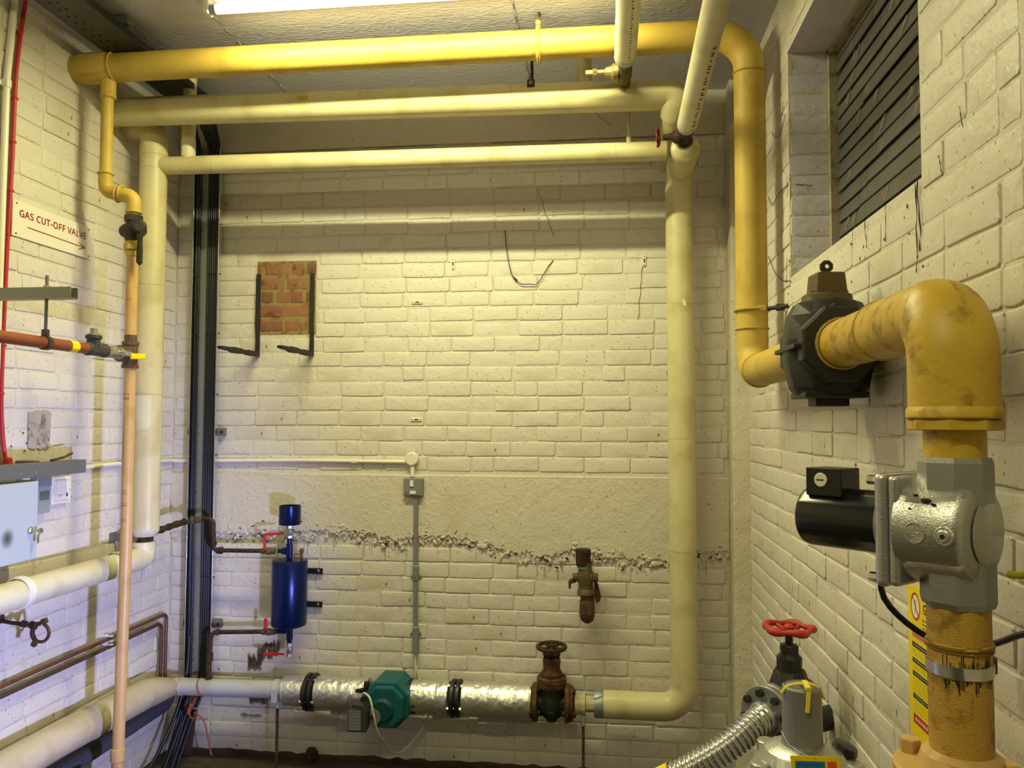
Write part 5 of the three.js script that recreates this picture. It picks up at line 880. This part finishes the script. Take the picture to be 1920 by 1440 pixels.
{                                                  // nipple, big elbow and drop into the solenoid valve
  const t = thing('gas_elbow_pipe', 'heavy yellow gas pipe elbow turning down from black plug valve to silver valve', 'pipe', [GX, 1.7, EZ]);
  part(t, 'pipe', sweep([[GX, RUN, 1.955], [GX, RUN, 2.3]], GR * 0.97, 32), MT.yellowOld);
  part(t, 'nipple', sweep([[GX, 1.74, EZ], [GX, 1.6, EZ]], 0.0458, 32), MT.yellowOld);
  part(t, 'elbow', sweep(bends([[GX, RUN, 2.24], [GX, RUN, EZ], [GX, 1.715, EZ]], 0.095, 16), (q) => 0.0595 + 0.0075 * sm(0, 0.45, q), 36), MT.yellowOld);
  part(t, 'elbow_rim', [lathe([[0.067, 0], [0.0705, 0.003], [0.0705, 0.015], [0.067, 0.02]], [GX, 1.708, EZ]), ring(0.0595, 0.003, [GX, RUN, 2.243], [0, 0, 1], 40)], MT.yellowOld);
  part(t, 'reducer', hex(0.0695, 0.018, [GX, 1.69, EZ], [0, 1, 0], 8, 0.3), MT.yellowOld);
  seed = 41; const flakes = []; for (let i = 0; i < 9; i++) { const a = 1.6 + i * 0.34 + rr(-0.1, 0.1); flakes.push(box(rr(0.012, 0.026), 0.003, rr(0.008, 0.018), GX + 0.0615 * Math.cos(a), RUN + 0.0615 * Math.sin(a), 1.966, 0.001, 0, 0, a + Math.PI / 2)); }
  part(t, 'paint_edge', [lathe([[GR, 0], [GR + 0.0045, 0.002], [GR + 0.004, 0.016], [GR, 0.02]], [GX, RUN, 1.955], [0, 0, 1]), ...flakes], MT.yellow);
}
{                                                  // silver solenoid valve with black coil
  const C = V(GX, 1.535, EZ), A = V(-0.68, 0, -0.733).normalize(), F = V(-0.733, 0, 0.68).normalize(), at = (s, y, f) => C.clone().addScaledVector(A, s).addScaledVector(F, f).add(V(0, y, 0)), ry = Math.atan2(-A.z, A.x);
  const B = (w, h, d, s, y, f, b) => { const p = at(s, y, f); return box(w, h, d, p.x, p.y, p.z, b, ry); };   // w along the coil's axis
  const t = thing('solenoid_valve', 'silver cast gas solenoid valve with black coil housing on the right wall', 'valve', C.toArray());
  part(t, 'body', [lathe([[0, 0], [0.066, 0], [0.077, 0.006], [0.082, 0.016], [0.083, 0.07], [0.086, 0.09], [0.09, 0.104], [0, 0.106]], at(-0.044, -0.005, 0), A, 48)], MT.aluminium);
  part(t, 'upper_port', hex(0.0545, 0.085, [GX, 1.562, EZ], [0, 1, 0], 8, ry + Math.PI / 8), MT.aluFlat);
  part(t, 'lower_port', hex(0.0545, 0.09, [GX, 1.411, EZ], [0, 1, 0], 8, ry + Math.PI / 8), MT.aluFlat);
  part(t, 'cover_plate', [B(0.022, 0.185, 0.165, 0.083, -0.008, 0, 0.01), B(0.018, 0.178, 0.158, 0.063, -0.008, 0, 0.008)], MT.aluminium);
  for (const [y, f] of [[0.072, 0.066], [-0.088, 0.066], [0.072, -0.066], [-0.088, -0.066]]) part(t, 'bolt', [hex(0.008, 0.016, at(0.094, y, f), A)], MT.steel);
  part(t, 'end_cap', lathe([[0, 0], [0.045, 0], [0.052, 0.004], [0.046, 0.008], [0, 0.009]], at(-0.043, -0.005, 0), A.clone().negate(), 36), MT.aluminium);
  const em = part(t, 'emblem', [ring(0.0155, 0.0016, at(0.026, -0.006, 0.0835), F, 32), disc(0.0155, 0.004, at(0.026, -0.006, 0.079), F, 0.001)], MT.aluminium);
  part(em, 'raised_marks', [[0.004, 0.008, 0.007], [-0.006, 0.0, 0.006], [0.003, -0.006, 0.006], [-0.007, 0.008, 0.004], [0.008, -0.001, 0.004]].map(([s, y, w]) => B(w * 0.8, 0.002, 0.003, 0.026 + s * 0.8, -0.006 + y * 0.8, 0.083, 0.0008)), MT.aluminium);
  const pl = part(t, 'drain_plug', [disc(0.0155, 0.006, at(-0.019, -0.006, 0.079), F, 0.002), disc(0.01, 0.008, at(-0.019, -0.006, 0.08), F, 0.002)], MT.aluminium);
  part(pl, 'socket', hex(0.004, 0.002, at(-0.019, -0.006, 0.0875), F), MT.black);
  seed = 15; part(t, 'paint_scab', [[0.012, 0.045, 0.076], [0.03, 0.052, 0.071], [0.036, 0.03, 0.08], [0.0, 0.04, 0.077]].map(([s, y, f], i) => { const g = new THREE.IcosahedronGeometry(i ? 0.003 : 0.006, 1); g.scale(1.5, 0.7, 0.4); g.rotateY(ry); const p = at(s, y, f - 0.004); return g.translate(p.x, p.y, p.z); }), MT.rustDark);
  const c = part(t, 'coil_housing', [lathe([[0, 0], [0.0545, 0], [0.0545, 0.145], [0.052, 0.153], [0, 0.154]], at(0.107, -0.006, 0), A, 44)], MT.coil);
  part(t, 'neck', lathe([[0, 0], [0.061, 0], [0.0595, 0.014], [0, 0.014]], at(0.093, -0.006, 0), A, 40), MT.greyPaint);
  const tb = part(t, 'terminal_box', [B(0.07, 0.05, 0.06, 0.208, 0.06, 0.012, 0.002)], MT.coil);
  part(tb, 'cover_screw', [disc(0.0125, 0.004, at(0.212, 0.064, 0.0415), F, 0.001, 24)], MT.cream);
  part(tb, 'screw_slot', B(0.014, 0.0022, 0.001, 0.212, 0.064, 0.0458, 0), MT.black);
}
single('coil_cable', 'black cable from the black coil passing behind the yellow gas pipe', 'cable', [2.8, 1.35, 2.4], sweep(curve([[2.735, 1.485, 2.475], [2.728, 1.45, 2.45], [2.74, 1.39, 2.42], [2.78, 1.345, 2.43], [2.83, 1.32, 2.45], [2.885, 1.33, 2.48], [2.905, 1.37, 2.56], [2.908, 1.4, 2.7], [2.908, 1.4, 3.1]], 50), 0.0055, 10), MT.cable);
single('earth_cable', 'green and yellow earth cable leaving the silver valve to the right', 'cable', [2.88, 1.48, 2.66], sweep(curve([[2.865, 1.47, 2.6], [2.875, 1.475, 2.635], [2.885, 1.5, 2.67], [2.9, 1.53, 2.72], [2.905, 1.56, 2.85], [2.905, 1.57, 3.1]], 24), 0.0055, 10), MT.earth);
{                                                  // gas pipe below the solenoid valve
  const t = thing('gas_drop_pipe', 'scuffed yellow-brown gas pipe with steel clamp under the silver valve', 'pipe', [GX, 1.1, EZ]);
  part(t, 'pipe', sweep([[GX, 1.43, EZ], [GX, 1.13, EZ]], 0.0462, 36), MT.yellowLow);
  part(t, 'weld_bead', [ring(0.0462, 0.003, [GX, 1.345, EZ], [0.02, 1, 0], 40), ring(0.0462, 0.0042, [GX, 1.352, EZ], [-0.02, 1, 0.02], 40)], MT.yellowLow);
  const cl = part(t, 'clamp', [lathe([[0.0462, 0], [0.0485, 0.001], [0.0485, 0.019], [0.0462, 0.02]], [GX, 1.305, EZ])], MT.steel);
  part(cl, 'worm_screw', [box(0.02, 0.026, 0.016, GX + 0.049, 1.316, EZ - 0.008, 0.003, -0.3)], MT.galvDark);
  seed = 3; part(t, 'tar_smear', Array.from({ length: 70 }, (_, i) => { const a = -0.95 + i * 0.026, up = rnd() < 0.45, h = rr(0.003, 0.012) * (1.2 + Math.sin(i * 0.35)); return new THREE.CylinderGeometry(0.0467, 0.0467, h, 2, 1, true, a, rr(0.015, 0.04)).translate(GX, up ? 1.327 + h / 2 - 0.002 : 1.304 - h / 2, EZ); }), MT.hookIron, { kind: 'stuff' });
  const f = part(t, 'flange', [lathe([[0.046, 0.05], [0.058, 0.042], [0.062, 0.03], [0.064, 0.024], [0.096, 0.022], [0.1, 0.018], [0.1, -0.012], [0.096, -0.016], [0, -0.016]], [GX, 1.135, EZ], [0, 1, 0], 44)], MT.apricot);
  for (let i = 0; i < 4; i++) { const a = 0.75 + (i * Math.PI) / 2; part(f, 'bolt', hex(0.017, 0.022, [GX + 0.08 * Math.cos(a), 1.157, EZ + 0.08 * Math.sin(a)], [0, 1, 0], 6, i), MT.apricot); part(f, 'nut', hex(0.016, 0.014, [GX + 0.08 * Math.cos(a), 1.105, EZ + 0.08 * Math.sin(a)]), MT.apricot); }
  part(t, 'pipe_below', [lathe([[0.1, 0], [0.1, -0.03], [0.06, -0.034], [0.046, -0.06], [0.046, -1.115]], [GX, 1.118, EZ], [0, 1, 0], 36)], MT.yellowLow);
}
{                                                  // warning label on the wall behind it
  const z0 = 2.04, z1 = 2.27, y0 = 1.02, y1 = 1.345, t = thing('warning_label', 'tall yellow safety label on the right wall behind the gas pipe', 'label', [RX, (y0 + y1) / 2, (z0 + z1) / 2]);
  const pr = canvasTex(700, 1000, (c, w, h) => {
    c.fillStyle = '#f2d800'; c.fillRect(0, 0, w, h);
    c.strokeStyle = '#b3161b'; c.lineWidth = 16; c.fillStyle = '#f4eee0'; c.beginPath(); c.ellipse(130, 130, 72, 84, 0, 0, 7); c.fill(); c.stroke(); c.beginPath(); c.moveTo(84, 66); c.lineTo(178, 192); c.stroke(); c.strokeStyle = '#333'; c.lineWidth = 8; c.beginPath(); c.moveTo(120, 178); c.lineTo(140, 84); c.stroke();
    c.fillStyle = '#111'; c.font = 'bold 90px sans-serif'; c.fillText('GAS', 250, 150);
    c.fillStyle = '#222'; for (let j = 0; j < 3; j++) for (let i = 0; i < 9; i++) c.fillRect(240 + i * 44, 190 + j * 26, 34, 9);
    const bar = (y, hh, col) => { c.fillStyle = col; c.fillRect(64, y, w - 120, hh); };
    bar(272, 66, '#b3201f'); c.strokeStyle = '#f2c9b8'; c.lineWidth = 5; c.strokeRect(72, 280, w - 136, 50); bar(372, 34, '#141414'); bar(478, 32, '#141414'); bar(566, 32, '#141414'); bar(716, 32, '#141414'); bar(850, 62, '#b3201f');
    c.fillStyle = '#e9b8ac'; for (let i = 0; i < 12; i++) { c.fillRect(92 + i * 42, 292, 30, 26); c.fillRect(92 + i * 42, 868, 30, 26); } c.fillStyle = '#aaa'; for (const y of [383, 488, 576, 726]) for (let i = 0; i < 9; i++) c.fillRect(90 + i * 30, y, 20, 11);
    c.fillStyle = 'rgba(60,50,0,.55)'; for (let y = 416; y < 840; y += 13) { if ([478, 566, 716].some((q) => y > q - 12 && y < q + 40)) continue; for (let i = 0; i < 26; i++) if ((i * 7 + y) % 5) c.fillRect(66 + i * 21, y, 15, 4); }
  });
  part(t, 'backing', box(0.002, y1 - y0, z1 - z0, RX - 0.002, (y0 + y1) / 2, (z0 + z1) / 2, 0.0005), MT.yellowTag);
  const f = new THREE.PlaneGeometry(z1 - z0 - 0.001, y1 - y0 - 0.001).rotateY(-Math.PI / 2).translate(RX - 0.0034, (y0 + y1) / 2, (z0 + z1) / 2); f.userData.keepUV = true;
  { const uv = f.attributes.uv; for (let i = 0; i < uv.count; i++) uv.setX(i, uv.getX(i)); }
  part(t, 'printed_face', f, std(lin(1, 1, 1), 0.35, 0, { map: pr }));
}
{                                                  // valve with red handwheel, flange and corrugated hose
  const C = V(2.775, 0.9, 1.52), A = V(-0.72, 0, 0.69).normalize(), t = thing('handwheel_valve', 'dark iron valve with red spoked handwheel on a big round flange', 'valve', [2.775, 0.9, 1.52]);
  const at = (s) => C.clone().addScaledVector(A, s);
  part(t, 'body', [lathe([[0, -0.08], [0.05, -0.075], [0.072, -0.03], [0.072, 0.02], [0.055, 0.055], [0.045, 0.085], [0.04, 0.09], [0, 0.09]], [C.x, C.y, C.z], [0, 1, 0], 8), lathe([[0.045, -0.09], [0.055, -0.03], [0.055, 0.05], [0.045, 0.08]], C, A, 24)], MT.blackIron);
  part(t, 'bonnet', [hex(0.036, 0.04, [C.x, C.y + 0.085, C.z], [0, 1, 0], 8), lathe([[0.036, 0], [0.022, 0.016], [0.02, 0.02]], [C.x, C.y + 0.122, C.z]), hex(0.027, 0.024, [C.x, C.y + 0.135, C.z]), rod([C.x, C.y + 0.15, C.z], [C.x, C.y + 0.2, C.z], 0.011)], MT.blackIron);
  const hy = C.y + 0.205, w = [], rim = []; for (let i = 0; i <= 60; i++) { const a = (i / 60) * Math.PI * 2, k = 0.063 + 0.0045 * Math.cos(a * 5); rim.push(V(C.x + k * Math.cos(a), hy + 0.002 * Math.sin(a * 5), C.z + k * Math.sin(a))); }
  w.push(sweep(rim, (q, i) => 0.0098 + 0.002 * Math.cos((i / 60) * Math.PI * 10), 10, false)); for (let i = 0; i < 5; i++) { const a = 0.5 + (i * Math.PI * 2) / 5; w.push(sweep([[C.x, hy - 0.004, C.z], [C.x + 0.035 * Math.cos(a), hy - 0.006, C.z + 0.035 * Math.sin(a)], [C.x + 0.061 * Math.cos(a), hy, C.z + 0.061 * Math.sin(a)]], 0.0065, 8)); } w.push(lathe([[0, -0.014], [0.016, -0.014], [0.015, 0.006], [0.008, 0.012], [0, 0.012]], [C.x, hy, C.z]));
  part(t, 'handwheel', w, MT.redWheel, { label: 'red five-spoke handwheel' });
  part(t, 'gasket_tape', lathe([[0.04, 0], [0.06, 0.01], [0.056, 0.02]], at(0.03), A, 14), MT.apricot);
  const f = part(t, 'flange', [disc(0.083, 0.02, at(0.075).sub(V(0, 0.02, 0)), A, 0.003, 44), disc(0.083, 0.018, at(0.1).sub(V(0, 0.02, 0)), A, 0.003, 44)], MT.greyPaint);
  const S = V(0, 1, 0).cross(A).normalize();
  for (let i = 0; i < 8; i++) { const a = 0.2 + (i * Math.PI) / 4, p = at(0.118).sub(V(0, 0.02, 0)).addScaledVector(S, 0.064 * Math.cos(a)).add(V(0, 0.064 * Math.sin(a), 0)); part(f, 'bolt', hex(0.0115, 0.014, p, A), MT.blackIron); }
  part(t, 'pipe_to_wall', sweep([at(-0.05).add(V(0, -0.07, 0)), V(2.86, C.y - 0.09, 1.43), V(2.93, C.y - 0.09, 1.38)], 0.035, 20), MT.blackIron);
  // hose
  const h0 = at(0.115).sub(V(0, 0.02, 0)), p = curve([h0, h0.clone().addScaledVector(A, 0.045).add(V(0, -0.008, 0)), [2.57, 0.815, 1.67], [2.44, 0.73, 1.66], [2.3, 0.63, 1.6], [2.18, 0.5, 1.5], [2.1, 0.3, 1.42], [2.08, 0.0, 1.4]], 460);
  const hose = thing('corrugated_hose', 'corrugated stainless steel gas hose curving down from the round flange', 'hose', h0.toArray());
  part(hose, 'hose', sweep(p, (q, i) => 0.036 + 0.0038 * Math.sin(i * 1.15), 24), MT.steel);
  part(hose, 'yellow_tag', (() => { const a = Math.floor(460 * 0.262), b = Math.floor(460 * 0.325); return sweep(p.slice(a, b), 0.0412, 24, false); })(), MT.yellowTag);
  part(hose, 'end_ferrule', lathe([[0.03, 0], [0.043, 0], [0.043, 0.02], [0.036, 0.024]], h0, A, 28), MT.galv);
}
{                                                  // gas governor in front
  const X = 2.648, Z = 2.2, t = thing('gas_governor', 'grey cast gas governor with tall round spring housing and round dome', 'regulator', [X, 0.9, Z]);
  part(t, 'dome', lathe([[0, -0.16], [0.05, -0.16], [0.1, -0.09], [0.13, -0.085], [0.132, -0.07], [0.13, -0.055], [0.118, -0.05], [0.105, -0.02], [0.075, 0.022], [0.046, 0.034], [0, 0.034]], [X, 1.01, Z], [0, 1, 0], 48), MT.aluminium);
  part(t, 'spring_housing', lathe([[0.046, 0], [0.041, 0.006], [0.04, 0.012], [0.0385, 0.118], [0.035, 0.122], [0.033, 0.118], [0, 0.118]], [X, 1.04, Z], [0, 1, 0], 40), MT.greyPaint);
  part(t, 'cap_disc', [disc(0.034, 0.003, [X, 1.157, Z], [0, 1, 0], 0.001), hex(0.014, 0.008, [X + 0.006, 1.158, Z - 0.005])], MT.aluFlat);
  for (const a of [2.75, 0.2, 4.1, 1.55]) part(t, 'lug', [lathe([[0, 0], [0.02, 0], [0.02, 0.03], [0.017, 0.033], [0, 0.033]], [X + 0.098 * Math.cos(a), 0.985, Z + 0.098 * Math.sin(a)], [0, 1, 0], 20), box(0.05, 0.014, 0.022, X + 0.07 * Math.cos(a), 1.012, Z + 0.07 * Math.sin(a), 0.005, -a)], MT.aluminium);
  part(t, 'black_cap', lathe([[0, 0], [0.024, 0], [0.026, 0.008], [0.022, 0.02], [0, 0.024]], [X + 0.085, 1.02, Z - 0.02], [0.35, 0.85, 0.1], 24), MT.black);
  part(t, 'pipe_below', [rod([X, 0.0, Z], [X, 0.87, Z], 0.03, 24)], MT.greyPaint);
  const tie = thing('cable_tie', 'bright yellow cable tie crossed over the top of the grey governor', 'cable tie', [X, 1.163, Z]);
  part(tie, 'band', sweep(curve([[X - 0.042, 1.147, Z + 0.01], [X - 0.032, 1.161, Z + 0.012], [X, 1.168, Z + 0.012], [X + 0.03, 1.161, Z + 0.01], [X + 0.043, 1.138, Z + 0.008]], 24), 0.0032, 8), MT.yellowTie);
  part(tie, 'tail', box(0.0085, 0.05, 0.003, X + 0.002, 1.147, Z + 0.044, 0.001, 0, -0.12, -0.12), MT.yellowTie);
  part(tie, 'head', box(0.01, 0.009, 0.034, X + 0.003, 1.17, Z + 0.028, 0.002, 0, 0.15), MT.yellowTie);
  const wire = thing('seal_wire', 'thin steel wire looped round the grey governor holding the tag', 'wire', [X, 1.05, Z]);
  part(wire, 'wire', [sweep(curve([[X - 0.042, 1.066, Z], [X - 0.03, 1.05, Z + 0.032], [X, 1.042, Z + 0.046], [X + 0.03, 1.05, Z + 0.034], [X + 0.05, 1.063, Z + 0.01]], 24), 0.0012, 6), sweep([[X - 0.02, 1.047, Z + 0.044], [X - 0.004, 1.052, Z + 0.09]], 0.001, 6), sweep([[X + 0.035, 1.05, Z + 0.035], [X + 0.002, 1.052, Z + 0.09]], 0.001, 6)], MT.steel);
  const tag = thing('paper_tag', 'square tag with yellow border, blue panel and orange corner on the governor', 'tag', [X, 1.0, Z + 0.08]);
  const pr = canvasTex(320, 320, (c) => { c.fillStyle = '#f2d000'; c.fillRect(0, 0, 320, 320); c.fillStyle = '#1f6fb0'; c.fillRect(24, 28, 196, 268); c.fillStyle = '#e4541c'; c.fillRect(236, 28, 60, 268); c.fillStyle = '#123f66'; for (let i = 0; i < 6; i++) for (let j = 0; j < 9; j++) c.fillRect(40 + i * 28, 46 + j * 26, 20, 10); });
  part(tag, 'card', box(0.094, 0.094, 0.002, X + 0.003, 1.008, Z + 0.094, 0.0006, 0.05, -0.15), MT.yellowTag);
  const f = new THREE.PlaneGeometry(0.0925, 0.0925).rotateX(-0.15).rotateY(0.05).translate(X + 0.0033, 1.0082, Z + 0.0956); f.userData.keepUV = true;
  part(tag, 'printed_face', f, std(lin(1, 1, 1), 0.5, 0, { map: pr }));
}
scene.traverse((o) => { if (o.isMesh) o.castShadow = o.receiveShadow = true; });
renderer.render(scene, camera);
